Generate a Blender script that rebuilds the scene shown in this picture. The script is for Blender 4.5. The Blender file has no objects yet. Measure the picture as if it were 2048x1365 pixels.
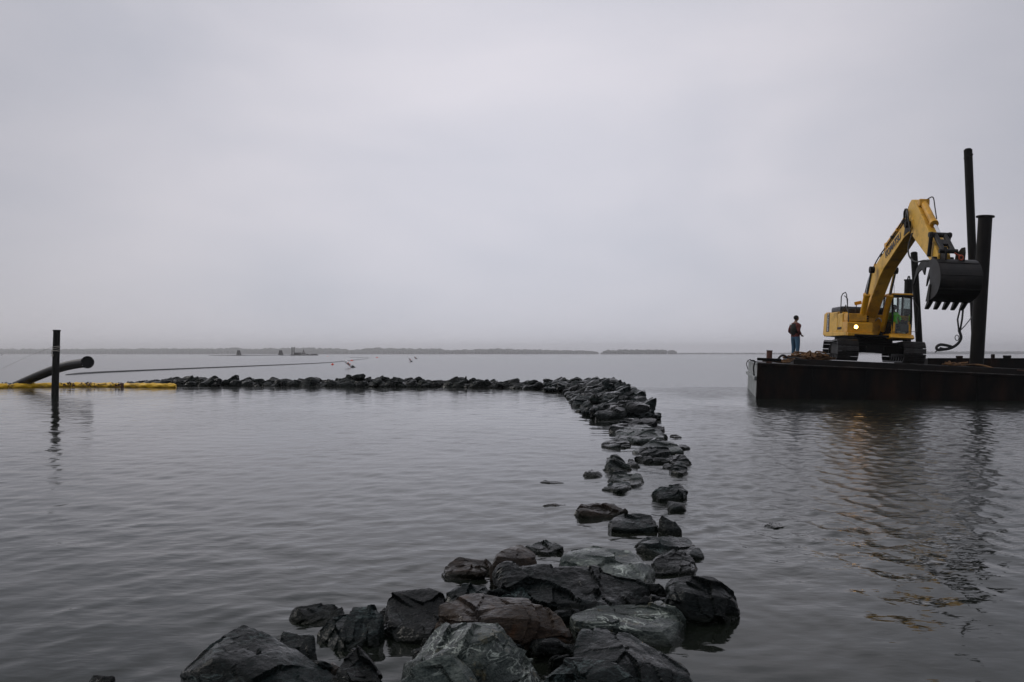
import bpy, bmesh, math, random
import numpy as np
from mathutils import Vector, Matrix, Euler

random.seed(7)
rng = np.random.default_rng(7)
R = math.radians
SC = bpy.context.scene
COL = SC.collection

# ------------------------------------------------------------------ camera
H = 1.8                 # eye height above the water
FPX = 1800.0            # focal length in photograph pixels (2048 wide)
PITCH = math.atan(25.5 / FPX)
cam_d = bpy.data.cameras.new('camera')
cam_d.sensor_width = 36.0
cam_d.lens = 36.0 * FPX / 2048.0
cam_d.clip_start = 0.05
cam_d.clip_end = 20000
cam = bpy.data.objects.new('camera', cam_d)
COL.objects.link(cam)
cam.location = (0, 0, H)
cam.rotation_euler = (R(90) + PITCH, 0, 0)
SC.camera = cam

# ------------------------------------------------------------------ world: overcast sky
SUN_AZ, SUN_EL = R(-62), R(38)          # azimuth from +Y (view direction), negative = left
world = bpy.data.worlds.new('World')
SC.world = world
world.use_nodes = True
nt = world.node_tree
nt.nodes.clear()


def N(tree, typ, **kw):
    n = tree.nodes.new(typ)
    for k, v in kw.items():
        setattr(n, k, v)
    return n


def L(tree, a, b):
    tree.links.new(a, b)


def math_node(tree, op, a, b=None, c=None, clamp=False):
    n = N(tree, 'ShaderNodeMath', operation=op)
    n.use_clamp = clamp
    for i, v in enumerate((a, b, c)):
        if v is None:
            continue
        if isinstance(v, (int, float)):
            n.inputs[i].default_value = v
        else:
            L(tree, v, n.inputs[i])
    return n.outputs[0]


def mix_col(tree, fac, a, b, blend='MIX'):
    n = N(tree, 'ShaderNodeMix', data_type='RGBA', blend_type=blend)
    for sock, v in ((n.inputs[0], fac), (n.inputs[6], a), (n.inputs[7], b)):
        if isinstance(v, (int, float)):
            sock.default_value = v
        elif isinstance(v, (tuple, list)):
            sock.default_value = (*v[:3], 1)
        else:
            L(tree, v, sock)
    return n.outputs[2]


sky = N(nt, 'ShaderNodeTexSky', sky_type='NISHITA')
sky.sun_disc = False
sky.sun_elevation = SUN_EL
sky.sun_rotation = SUN_AZ
tc = N(nt, 'ShaderNodeTexCoord')
mp = N(nt, 'ShaderNodeMapping')
mp.inputs['Scale'].default_value = (1.0, 1.0, 2.4)
L(nt, tc.outputs['Generated'], mp.inputs['Vector'])
nz = N(nt, 'ShaderNodeTexNoise')
nz.inputs['Scale'].default_value = 2.3
nz.inputs['Detail'].default_value = 4.0
nz.inputs['Roughness'].default_value = 0.45
nz.inputs['Distortion'].default_value = 0.3
L(nt, mp.outputs[0], nz.inputs['Vector'])
sep = N(nt, 'ShaderNodeSeparateXYZ')
L(nt, tc.outputs['Generated'], sep.inputs[0])
ramp = N(nt, 'ShaderNodeValToRGB')
ramp.color_ramp.elements[0].position = 0.30
ramp.color_ramp.elements[0].color = (0.445, 0.455, 0.515, 1)
ramp.color_ramp.elements[1].position = 0.66
ramp.color_ramp.elements[1].color = (0.58, 0.565, 0.612, 1)
L(nt, nz.outputs['Fac'], ramp.inputs[0])
# veil glow toward the hidden sun, a smooth lobe
sd = (math.sin(R(1)) * math.cos(R(8)), math.cos(R(1)) * math.cos(R(8)), math.sin(R(8)))
dotn = N(nt, 'ShaderNodeVectorMath', operation='DOT_PRODUCT')
L(nt, tc.outputs['Generated'], dotn.inputs[0])
dotn.inputs[1].default_value = sd
lobe = math_node(nt, 'MULTIPLY_ADD', dotn.outputs['Value'], 0.5, 0.5)
lobe = math_node(nt, 'POWER', lobe, 14.0)
elev = math_node(nt, 'MAXIMUM', sep.outputs[2], 0.0)
zen = math_node(nt, 'MULTIPLY_ADD', math_node(nt, 'MULTIPLY', elev, elev), 0.50, 0.745)      # overcast sky: brighter overhead
glow = math_node(nt, 'MULTIPLY_ADD', lobe, 0.56, zen)
cloud = mix_col(nt, 1.0, ramp.outputs[0], (1, 1, 1), 'MULTIPLY')
cm = N(nt, 'ShaderNodeVectorMath', operation='SCALE')
L(nt, cloud, cm.inputs[0])
L(nt, glow, cm.inputs['Scale'])
skyscale = N(nt, 'ShaderNodeVectorMath', operation='SCALE')
L(nt, sky.outputs[0], skyscale.inputs[0])
skyscale.inputs['Scale'].default_value = 0.9
cl10 = N(nt, 'ShaderNodeVectorMath', operation='SCALE')
L(nt, cm.outputs[0], cl10.inputs[0])
cl10.inputs['Scale'].default_value = 10.0
skymix = mix_col(nt, 0.965, skyscale.outputs[0], cl10.outputs[0])
bg = N(nt, 'ShaderNodeBackground')
bg.inputs['Strength'].default_value = 0.1
L(nt, skymix, bg.inputs['Color'])
wo = N(nt, 'ShaderNodeOutputWorld')
L(nt, bg.outputs[0], wo.inputs['Surface'])

# ------------------------------------------------------------------ sun (behind the overcast)
sun_d = bpy.data.lights.new('sun', 'SUN')
sun_d.energy = 0.8
sun_d.angle = R(24)
sun_d.color = (1.0, 0.95, 0.88)
sun = bpy.data.objects.new('sun', sun_d)
COL.objects.link(sun)
to_sun = Vector((math.sin(SUN_AZ) * math.cos(SUN_EL), math.cos(SUN_AZ) * math.cos(SUN_EL), math.sin(SUN_EL)))
sun.rotation_euler = to_sun.to_track_quat('Z', 'Y').to_euler()
sun.location = to_sun * 100

# ------------------------------------------------------------------ exposure and render settings
SC.render.engine = 'CYCLES'
vs = SC.view_settings
vs.view_transform = 'Standard'
vs.look = 'None'
vs.exposure = 0.0
vs.gamma = 1.0
vs.use_curve_mapping = False
cy = SC.cycles
cy.max_bounces = 6
cy.diffuse_bounces = 2
cy.glossy_bounces = 3
cy.transmission_bounces = 3
cy.transparent_max_bounces = 8
cy.volume_bounces = 0
cy.caustics_reflective = False
cy.caustics_refractive = False
cy.use_denoising = True
cy.sample_clamp_indirect = 6.0

# ------------------------------------------------------------------ pixel rays (photograph pixels -> places)
SP, CP = math.sin(PITCH), math.cos(PITCH)


def ray(px, py):
    a, b = (px - 1024) / FPX, (682.5 - py) / FPX
    return Vector((a, CP - b * SP, SP + b * CP))


def P(px, py, D):
    d = ray(px, py)
    return Vector((0, 0, H)) + d * (D / d.y)


def W(px, py, z=0.0):
    d = ray(px, py)
    return Vector((0, 0, H)) + d * ((z - H) / d.z)


# ------------------------------------------------------------------ numpy gradient noise
_perm = rng.permutation(256)
_perm = np.concatenate([_perm, _perm, _perm])
_grad = rng.normal(size=(256, 3))
_grad /= np.linalg.norm(_grad, axis=1)[:, None]


def perlin(p):
    p = np.asarray(p, float)
    i = np.floor(p).astype(int)
    f = p - i
    i &= 255
    u = f * f * f * (f * (f * 6 - 15) + 10)
    out = 0
    for dx in (0, 1):
        wx = u[:, 0] if dx else 1 - u[:, 0]
        for dy in (0, 1):
            wy = u[:, 1] if dy else 1 - u[:, 1]
            for dz in (0, 1):
                wz = u[:, 2] if dz else 1 - u[:, 2]
                h = _perm[_perm[_perm[(i[:, 0] + dx) & 255] + ((i[:, 1] + dy) & 255)] + ((i[:, 2] + dz) & 255)]
                g = _grad[h]
                out = out + wx * wy * wz * ((f - np.array([dx, dy, dz])) * g).sum(1)
    return out


def fbm(p, octv=4, gain=0.5):
    s, a = 0, 1.0
    for k in range(octv):
        s = s + a * perlin(p * 2 ** k + 17.3 * k)
        a *= gain
    return s


# ------------------------------------------------------------------ mesh helpers
class MB:
    """collects boxes, tubes, prisms; build() links ONE mesh object"""

    def __init__(self):
        self.v, self.f, self.s = [], [], []

    def add(self, verts, faces, smooth=False):
        o = len(self.v)
        self.v += [tuple(x) for x in verts]
        self.f += [tuple(i + o for i in q) for q in faces]
        self.s += [smooth] * len(faces)
        return self

    def box(self, c, d, rot=None, bevel=0.0):
        bm = bmesh.new()
        bmesh.ops.create_cube(bm, size=1.0)
        for v in bm.verts:
            v.co = Vector((v.co.x * d[0], v.co.y * d[1], v.co.z * d[2]))
        if bevel:
            bmesh.ops.bevel(bm, geom=bm.edges[:], offset=bevel, segments=2, affect='EDGES', profile=0.6)
        m = Matrix.Translation(Vector(c)) @ (rot.to_4x4() if rot else Matrix())
        bm.verts.index_update()
        self.add([m @ v.co for v in bm.verts], [[v.index for v in f.verts] for f in bm.faces], False)
        bm.free()
        return self

    def bm(self, bm, smooth=False):
        bm.verts.index_update()
        self.add([v.co.copy() for v in bm.verts], [[v.index for v in f.verts] for f in bm.faces], smooth)
        bm.free()
        return self

    def tube(self, pts, r, n=10, cap=True, smooth=True):
        pts = [Vector(p) for p in pts]
        rs = r if isinstance(r, (list, tuple)) else [r] * len(pts)
        rings, up = [], None
        for i, p in enumerate(pts):
            t = (pts[min(i + 1, len(pts) - 1)] - pts[max(i - 1, 0)])
            if t.length < 1e-9:
                t = Vector((0, 0, 1))
            t.normalize()
            if up is None:
                up = Vector((0, 0, 1)) if abs(t.z) < 0.9 else Vector((1, 0, 0))
            a = t.cross(up)
            if a.length < 1e-6:
                a = t.orthogonal()
            a.normalize()
            b = a.cross(t).normalized()
            up = b
            rings.append([p + (a * math.cos(k * 2 * math.pi / n) + b * math.sin(k * 2 * math.pi / n)) * rs[i] for k in range(n)])
        v = [q for ring in rings for q in ring]
        f = []
        for i in range(len(pts) - 1):
            for k in range(n):
                k2 = (k + 1) % n
                f.append((i * n + k, i * n + k2, (i + 1) * n + k2, (i + 1) * n + k))
        self.add(v, f, smooth)
        if cap:
            self.add(rings[0], [tuple(range(n))])
            self.add(rings[-1], [tuple(reversed(range(n)))])
        return self

    def prism(self, poly, y0, y1, bevel=0.0, axis='y'):
        """poly in (x,z) extruded along y"""
        bm = bmesh.new()
        a = [bm.verts.new((x, y0, z)) for x, z in poly]
        b = [bm.verts.new((x, y1, z)) for x, z in poly]
        n = len(poly)
        bm.faces.new(a)
        bm.faces.new(list(reversed(b)))
        for i in range(n):
            j = (i + 1) % n
            bm.faces.new((a[j], a[i], b[i], b[j]))
        bmesh.ops.recalc_face_normals(bm, faces=bm.faces)
        if bevel:
            bmesh.ops.bevel(bm, geom=bm.edges[:], offset=bevel, segments=2, affect='EDGES', profile=0.6)
        if axis == 'x':
            for v in bm.verts:
                v.co = Vector((v.co.y, v.co.x, v.co.z))
            bmesh.ops.reverse_faces(bm, faces=bm.faces[:])
        return self.bm(bm)

    def mesh(self, name):
        me = bpy.data.meshes.new(name)
        me.from_pydata(self.v, [], self.f)
        me.polygons.foreach_set('use_smooth', self.s)
        me.update()
        return me

    def build(self, name, mat, parent=None):
        return link(name, self.mesh(name), mat, parent)


def link(name, me, mat, parent=None):
    o = bpy.data.objects.new(name, me)
    if mat is not None and not me.materials:
        me.materials.append(mat)
    COL.objects.link(o)
    if parent is not None:
        o.parent = parent
    return o


def tag(o, label=None, cat=None, group=None, kind=None):
    if label:
        o['label'] = label
    if cat:
        o['category'] = cat
    if group:
        o['group'] = group
    if kind:
        o['kind'] = kind
    return o


def thing(name, label, cat, loc=(0, 0, 0), rot=None, group=None):
    o = bpy.data.objects.new(name, None)
    o.empty_display_size = 0.2
    COL.objects.link(o)
    o.location = loc
    if rot is not None:
        o.rotation_euler = rot
    return tag(o, label, cat, group)


def smooth_path(pts, n=6):
    """Catmull-Rom"""
    pts = [Vector(p) for p in pts]
    out = []
    for i in range(len(pts) - 1):
        p0, p1, p2, p3 = pts[max(i - 1, 0)], pts[i], pts[i + 1], pts[min(i + 2, len(pts) - 1)]
        for k in range(n):
            t = k / n
            out.append(0.5 * ((2 * p1) + (p2 - p0) * t + (2 * p0 - 5 * p1 + 4 * p2 - p3) * t * t + (3 * p1 - p0 - 3 * p2 + p3) * t ** 3))
    out.append(pts[-1])
    return out


# ------------------------------------------------------------------ materials
def new_mat(name):
    m = bpy.data.materials.new(name)
    m.use_nodes = True
    t = m.node_tree
    b = t.nodes['Principled BSDF']
    return m, t, b


def noise_node(t, vec, scale, detail=4, rough=0.5, dist=0.0):
    n = N(t, 'ShaderNodeTexNoise')
    n.inputs['Scale'].default_value = scale
    n.inputs['Detail'].default_value = detail
    n.inputs['Roughness'].default_value = rough
    n.inputs['Distortion'].default_value = dist
    if vec is not None:
        L(t, vec, n.inputs['Vector'])
    return n.outputs['Fac']


def ramp_node(t, fac, stops):
    r = N(t, 'ShaderNodeValToRGB')
    cr = r.color_ramp
    while len(cr.elements) < len(stops):
        cr.elements.new(0.5)
    for e, (p, c) in zip(cr.elements, stops):
        e.position = p
        e.color = (*c, 1) if len(c) == 3 else c
    L(t, fac, r.inputs[0])
    return r.outputs[0]


def worn(name, base, dirt, scale=4.0, amount=(0.45, 0.62), rough=0.5, metal=0.0, bump=0.1, streak=None, spec=0.5):
    """painted / steel / rubber surface with dirt patches"""
    m, t, b = new_mat(name)
    tcn = N(t, 'ShaderNodeTexCoord')
    vec = tcn.outputs['Object']
    if streak:
        mpn = N(t, 'ShaderNodeMapping')
        mpn.inputs['Scale'].default_value = streak
        L(t, vec, mpn.inputs['Vector'])
        vec = mpn.outputs[0]
    n1 = noise_node(t, vec, scale, 6, 0.6)
    fac = ramp_node(t, n1, [(amount[0], (0, 0, 0)), (amount[1], (1, 1, 1))])
    c = mix_col(t, fac, base, dirt)
    n2 = noise_node(t, vec, scale * 9, 3, 0.6)
    c = mix_col(t, 0.25, c, ramp_node(t, n2, [(0.35, tuple(x * 0.55 for x in base)), (0.65, tuple(min(1, x * 1.25) for x in base))]))
    L(t, c, b.inputs['Base Color'])
    b.inputs['Metallic'].default_value = metal
    b.inputs['Specular IOR Level'].default_value = spec
    rr = math_node(t, 'MULTIPLY_ADD', n1, 0.35, rough - 0.17)
    L(t, rr, b.inputs['Roughness'])
    if bump:
        bp = N(t, 'ShaderNodeBump')
        bp.inputs['Strength'].default_value = bump
        bp.inputs['Distance'].default_value = 0.02
        L(t, n2, bp.inputs['Height'])
        L(t, bp.outputs[0], b.inputs['Normal'])
    return m


def plain(name, col, rough=0.5, metal=0.0, emit=None, strength=0.0):
    m, t, b = new_mat(name)
    tcn = N(t, 'ShaderNodeTexCoord')
    n1 = noise_node(t, tcn.outputs['Object'], 8, 3)
    c = ramp_node(t, n1, [(0.3, tuple(x * 0.82 for x in col)), (0.7, col)])
    L(t, c, b.inputs['Base Color'])
    b.inputs['Roughness'].default_value = rough
    b.inputs['Metallic'].default_value = metal
    if emit:
        b.inputs['Emission Color'].default_value = (*emit, 1)
        b.inputs['Emission Strength'].default_value = strength
    return m


def rock_mat(name, dark, mid, light, vein=0.25, rough=0.42, strata=(0.2, 0.35, 1.0), fleck=None, veinw=0.03):
    m, t, b = new_mat(name)
    tcn = N(t, 'ShaderNodeTexCoord')
    oi = N(t, 'ShaderNodeObjectInfo')
    vm = N(t, 'ShaderNodeVectorMath', operation='ADD')
    sc = N(t, 'ShaderNodeVectorMath', operation='SCALE')
    L(t, tcn.outputs['Object'], vm.inputs[0])
    comb = N(t, 'ShaderNodeCombineXYZ')
    for k in range(3):
        L(t, math_node(t, 'MULTIPLY', oi.outputs['Random'], 37.0 + 11 * k), comb.inputs[k])
    L(t, comb.outputs[0], vm.inputs[1])
    mpn = N(t, 'ShaderNodeMapping')
    mpn.inputs['Rotation'].default_value = (R(28), R(-24), R(20))
    mpn.inputs['Scale'].default_value = (1.0, 1.0, 3.4)
    L(t, vm.outputs[0], mpn.inputs['Vector'])
    big = noise_node(t, mpn.outputs[0], 2.6, 8, 0.62, 0.4)
    fine = noise_node(t, mpn.outputs[0], 16, 6, 0.65, 0.6)
    grit = noise_node(t, vm.outputs[0], 90, 3, 0.6)
    f = math_node(t, 'ADD', math_node(t, 'MULTIPLY', big, 0.62), math_node(t, 'MULTIPLY', fine, 0.38))
    c = ramp_node(t, f, [(0.38, dark), (0.52, mid), (0.66, light)])
    # thin pale mineral veins following the layering
    v1 = noise_node(t, mpn.outputs[0], 4.5, 5, 0.55, 1.2)
    vv = math_node(t, 'ABSOLUTE', math_node(t, 'SUBTRACT', v1, 0.5))
    vfac = ramp_node(t, vv, [(0.0, (1, 1, 1)), (veinw, (0, 0, 0))])
    vmask = ramp_node(t, noise_node(t, vm.outputs[0], 3.2, 3), [(0.46, (0, 0, 0)), (0.60, (1, 1, 1))])
    vf = math_node(t, 'MULTIPLY', math_node(t, 'MULTIPLY', vfac, vmask), vein)
    c = mix_col(t, vf, c, tuple(min(1, x * 3.2 + 0.05) for x in light))
    if fleck:
        ff = ramp_node(t, noise_node(t, vm.outputs[0], 7, 6, 0.7), [(0.58, (0, 0, 0)), (0.68, (1, 1, 1))])
        c = mix_col(t, math_node(t, 'MULTIPLY', ff, 0.7), c, fleck)
    c = mix_col(t, 0.30, c, ramp_node(t, grit, [(0.40, tuple(x * 0.4 for x in mid)), (0.72, light)]))
    hsv = N(t, 'ShaderNodeHueSaturation')
    L(t, c, hsv.inputs['Color'])
    L(t, math_node(t, 'MULTIPLY_ADD', oi.outputs['Random'], 0.5, 0.75), hsv.inputs['Value'])
    # slimy tide band just above the water
    geo = N(t, 'ShaderNodeNewGeometry')
    sp_ = N(t, 'ShaderNodeSeparateXYZ')
    L(t, geo.outputs['Position'], sp_.inputs[0])
    zz = math_node(t, 'MULTIPLY_ADD', big, 0.12, math_node(t, 'SUBTRACT', sp_.outputs[2], 0.06))
    tide = ramp_node(t, zz, [(0.02, (1, 1, 1)), (0.07, (0, 0, 0))])
    cc = mix_col(t, math_node(t, 'MULTIPLY', tide, 0.75), hsv.outputs[0], (0.004, 0.006, 0.003))
    L(t, cc, b.inputs['Base Color'])
    rr = math_node(t, 'MULTIPLY_ADD', fine, 0.9, rough - 0.54)
    rr = math_node(t, 'SUBTRACT', rr, math_node(t, 'MULTIPLY', tide, 0.12))
    L(t, math_node(t, 'MAXIMUM', rr, 0.12), b.inputs['Roughness'])
    b.inputs['Specular IOR Level'].default_value = 0.05
    wetm = ramp_node(t, noise_node(t, vm.outputs[0], 2.2, 4), [(0.42, (0.05, 0.05, 0.05)), (0.62, (0.8, 0.8, 0.8))])
    L(t, wetm, b.inputs['Coat Weight'])
    b.inputs['Coat IOR'].default_value = 1.22
    b.inputs['Coat Roughness'].default_value = 0.07
    hgt = math_node(t, 'ADD', math_node(t, 'MULTIPLY', fine, 1.0), math_node(t, 'MULTIPLY', grit, 0.22))
    bp = N(t, 'ShaderNodeBump')
    bp.inputs['Strength'].default_value = 0.7
    bp.inputs['Distance'].default_value = 0.03
    L(t, hgt, bp.inputs['Height'])
    L(t, bp.outputs[0], b.inputs['Normal'])
    return m


M = {}
M['rock_green'] = rock_mat('rock_green', (0.0012, 0.0022, 0.0022), (0.0032, 0.0060, 0.0060), (0.023, 0.036, 0.035), 0.6, 0.36)
M['rock_dark'] = rock_mat('rock_dark', (0.0012, 0.0018, 0.0018), (0.0024, 0.0040, 0.0040), (0.011, 0.016, 0.0155), 0.5, 0.42)
M['rock_grey'] = rock_mat('rock_grey', (0.005, 0.0085, 0.0082), (0.026, 0.037, 0.035), (0.15, 0.17, 0.15), 1.0, 0.40, fleck=(0.13, 0.11, 0.05), veinw=0.034)
M['rock_mid'] = rock_mat('rock_mid', (0.003, 0.0052, 0.005), (0.013, 0.019, 0.018), (0.075, 0.088, 0.080), 0.7, 0.40, fleck=(0.06, 0.055, 0.03))
M['rock_brown'] = rock_mat('rock_brown', (0.0035, 0.003, 0.0025), (0.020, 0.0145, 0.011), (0.062, 0.045, 0.031), 0.3, 0.5, fleck=(0.07, 0.032, 0.015))
M['rock_far'] = rock_mat('rock_far', (0.0012, 0.0022, 0.0018), (0.0033, 0.0062, 0.0052), (0.017, 0.025, 0.022), 0.15, 0.45, fleck=(0.010, 0.014, 0.005))

YEL, YDIRT = (0.70, 0.35, 0.012), (0.10, 0.055, 0.02)
M['yellow'] = worn('yellow_paint', YEL, YDIRT, 1.6, (0.5, 0.75), 0.42, 0, 0.03)
M['yellow_lit'] = worn('lit_side_yellow_paint', (0.76, 0.445, 0.055), (0.16, 0.09, 0.03), 1.8, (0.5, 0.78), 0.5, 0, 0.03)  # paler copy of the yellow: light painted into side panels, boom and arm
M['black_steel'] = worn('black_steel', (0.006, 0.0055, 0.005), (0.018, 0.013, 0.010), 3, (0.5, 0.75), 0.6, 0.0, 0.12, None, 0.2)
M['track_steel'] = worn('track_steel', (0.035, 0.034, 0.033), (0.02, 0.016, 0.013), 3, (0.45, 0.7), 0.38, 0.5, 0.1)
M['worn_steel'] = worn('worn_steel', (0.30, 0.29, 0.28), (0.05, 0.045, 0.04), 6, (0.4, 0.62), 0.35, 0.8, 0.05)
M['bucket_steel'] = worn('bucket_steel', (0.009, 0.0088, 0.0088), (0.026, 0.022, 0.019), 2.5, (0.48, 0.72), 0.5, 0.0, 0.15, None, 0.25)
M['chrome'] = plain('chrome_rod', (0.75, 0.76, 0.78), 0.12, 1.0)
M['rubber'] = plain('black_rubber', (0.014, 0.014, 0.014), 0.55)
M['navy'] = worn('navy_cover', (0.018, 0.022, 0.035), (0.03, 0.03, 0.03), 3, (0.5, 0.7), 0.5)
M['hull'] = worn('rusty_black_hull', (0.0036, 0.0034, 0.0032), (0.030, 0.0145, 0.009), 1.1, (0.46, 0.74), 0.62, 0, 0.25, (1.0, 1.0, 0.35), 0.1)
M['hull_pale'] = worn('pale_scuffed_hull', (0.36, 0.38, 0.38), (0.07, 0.085, 0.08), 2.2, (0.42, 0.60), 0.55, 0, 0.25, (1.0, 2.2, 0.5))
M['deck'] = worn('steel_deck', (0.008, 0.007, 0.0065), (0.018, 0.012, 0.009), 1.5, (0.45, 0.65), 0.6, 0, 0.2, None, 0.2)
M['deck_edge'] = worn('worn_deck_edge', (0.16, 0.15, 0.14), (0.02, 0.018, 0.016), 1.8, (0.36, 0.54), 0.4, 0.4, 0.1)
M['rust'] = worn('rusty_scrap', (0.11, 0.045, 0.03), (0.05, 0.03, 0.02), 4, (0.4, 0.6), 0.8, 0, 0.3)
M['pile'] = worn('dark_pile', (0.005, 0.0048, 0.0046), (0.012, 0.009, 0.007), 2.0, (0.48, 0.7), 0.6, 0, 0.2, (1, 1, 0.3), 0.15)
M['timber_pile'] = worn('dark_timber', (0.007, 0.007, 0.006), (0.014, 0.015, 0.010), 3.0, (0.45, 0.65), 0.65, 0, 0.35, (3, 3, 0.25), 0.2)
M['hdpe'] = worn('black_pipe', (0.003, 0.0036, 0.004), (0.012, 0.014, 0.015), 1.6, (0.5, 0.75), 0.42, 0, 0.08, None, 0.25)
M['boom_yellow'] = worn('yellow_vinyl', (0.80, 0.48, 0.008), (0.14, 0.07, 0.02), 2.2, (0.54, 0.68), 0.5, 0, 0.2, (0.6, 2, 2))
M['rope_brown'] = worn('brown_rope', (0.20, 0.10, 0.035), (0.05, 0.03, 0.018), 5, (0.4, 0.6), 0.85, 0, 0.3)
M['rope_pale'] = plain('pale_rope', (0.42, 0.40, 0.34), 0.85)
M['sling'] = plain('black_sling', (0.012, 0.012, 0.013), 0.7)
M['orange'] = plain('orange_float', (0.85, 0.10, 0.05), 0.5)
M['white'] = plain('white_buoy', (0.93, 0.92, 0.92), 0.5)
M['red_paint'] = plain('red_shackle', (0.42, 0.07, 0.025), 0.5)
M['jacket'] = plain('maroon_jacket', (0.11, 0.018, 0.015), 0.8)
M['vest'] = plain('black_vest', (0.009, 0.009, 0.008), 0.85)
M['jeans'] = plain('blue_jeans', (0.05, 0.125, 0.21), 0.85)
M['skin'] = plain('skin', (0.20, 0.11, 0.075), 0.6)
M['hair'] = plain('dark_hair', (0.010, 0.009, 0.009), 0.8)
M['boots'] = plain('dark_boots', (0.02, 0.015, 0.012), 0.7)
M['hivis'] = plain('lime_shirt', (0.22, 0.90, 0.05), 0.75, 0)
M['grey_cloth'] = plain('grey_trousers', (0.07, 0.075, 0.08), 0.85)
M['print'] = plain('dark_blue_print', (0.010, 0.012, 0.03), 0.5)
M['print_white'] = plain('white_print', (0.65, 0.65, 0.62), 0.5)
M['decal'] = plain('dark_decal', (0.012, 0.010, 0.016), 0.45)
M['lamp'] = plain('lit_lamp', (1, 0.8, 0.4), 0.4, 0, (1.0, 0.50, 0.10), 14.0)
M['interior'] = plain('dark_interior', (0.02, 0.022, 0.023), 0.7)
M['paper'] = plain('pale_bag', (0.5, 0.55, 0.52), 0.7)


def glass_mat():
    m, t, b = new_mat('tinted_glass')
    t.nodes.remove(b)
    tr = N(t, 'ShaderNodeBsdfTransparent')
    tr.inputs[0].default_value = (0.93, 0.97, 0.96, 1)
    gl = N(t, 'ShaderNodeBsdfGlossy')
    gl.inputs['Roughness'].default_value = 0.03
    fr = N(t, 'ShaderNodeFresnel')
    fr.inputs[0].default_value = 1.5
    mx = N(t, 'ShaderNodeMixShader')
    L(t, math_node(t, 'MULTIPLY', fr.outputs[0], 0.8), mx.inputs[0])
    L(t, tr.outputs[0], mx.inputs[1])
    L(t, gl.outputs[0], mx.inputs[2])
    L(t, mx.outputs[0], t.nodes['Material Output'].inputs[0])
    return m


M['glass'] = glass_mat()


def woods_mat():
    m, t, b = new_mat('far_foliage')
    tcn = N(t, 'ShaderNodeTexCoord')
    c = ramp_node(t, noise_node(t, tcn.outputs['Object'], 0.05, 5), [(0.35, (0.03, 0.04, 0.035)), (0.65, (0.075, 0.085, 0.06))])
    L(t, c, b.inputs['Base Color'])
    b.inputs['Roughness'].default_value = 0.9
    return m


M['woods'] = woods_mat()


def water_mat():
    m, t, b = new_mat('bay_water')
    at = N(t, 'ShaderNodeAttribute', attribute_name='rough')
    ch = N(t, 'ShaderNodeAttribute', attribute_name='chop')
    geo = N(t, 'ShaderNodeNewGeometry')
    big = noise_node(t, geo.outputs['Position'], 0.16, 4)
    c = ramp_node(t, big, [(0.3, (0.005, 0.008, 0.006)), (0.7, (0.010, 0.011, 0.008))])
    L(t, c, b.inputs['Base Color'])
    b.inputs['IOR'].default_value = 1.235
    b.inputs['Specular Tint'].default_value = (0.62, 0.86, 0.74, 1)
    b.inputs['Specular IOR Level'].default_value = 0.5
    L(t, at.outputs['Fac'], b.inputs['Roughness'])
    mpn = N(t, 'ShaderNodeMapping')
    mpn.inputs['Scale'].default_value = (0.7, 1.25, 1.0)
    mpn.inputs['Rotation'].default_value = (0, 0, R(-14))
    L(t, geo.outputs['Position'], mpn.inputs['Vector'])
    h1 = noise_node(t, mpn.outputs[0], 9.0, 2, 0.5, 0.3)
    bp = N(t, 'ShaderNodeBump')
    L(t, math_node(t, 'MULTIPLY', ch.outputs['Fac'], 0.30), bp.inputs['Strength'])
    bp.inputs['Distance'].default_value = 0.018
    L(t, h1, bp.inputs['Height'])
    L(t, bp.outputs[0], b.inputs['Normal'])
    return m


M['water'] = water_mat()

# ------------------------------------------------------------------ water
RING_SRC = [(W(990, 1185), 1.0), (W(1330, 1050), 0.7), (W(1200, 1040), 0.9), (W(600, 1260), 0.9), (W(1545, 1052), 0.9), (W(1240, 985), 0.6), (W(1440, 1260), 0.6)]


def sstep(a, b, x):
    t = np.clip((x - a) / (b - a), 0, 1)
    return t * t * (3 - 2 * t)


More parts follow.
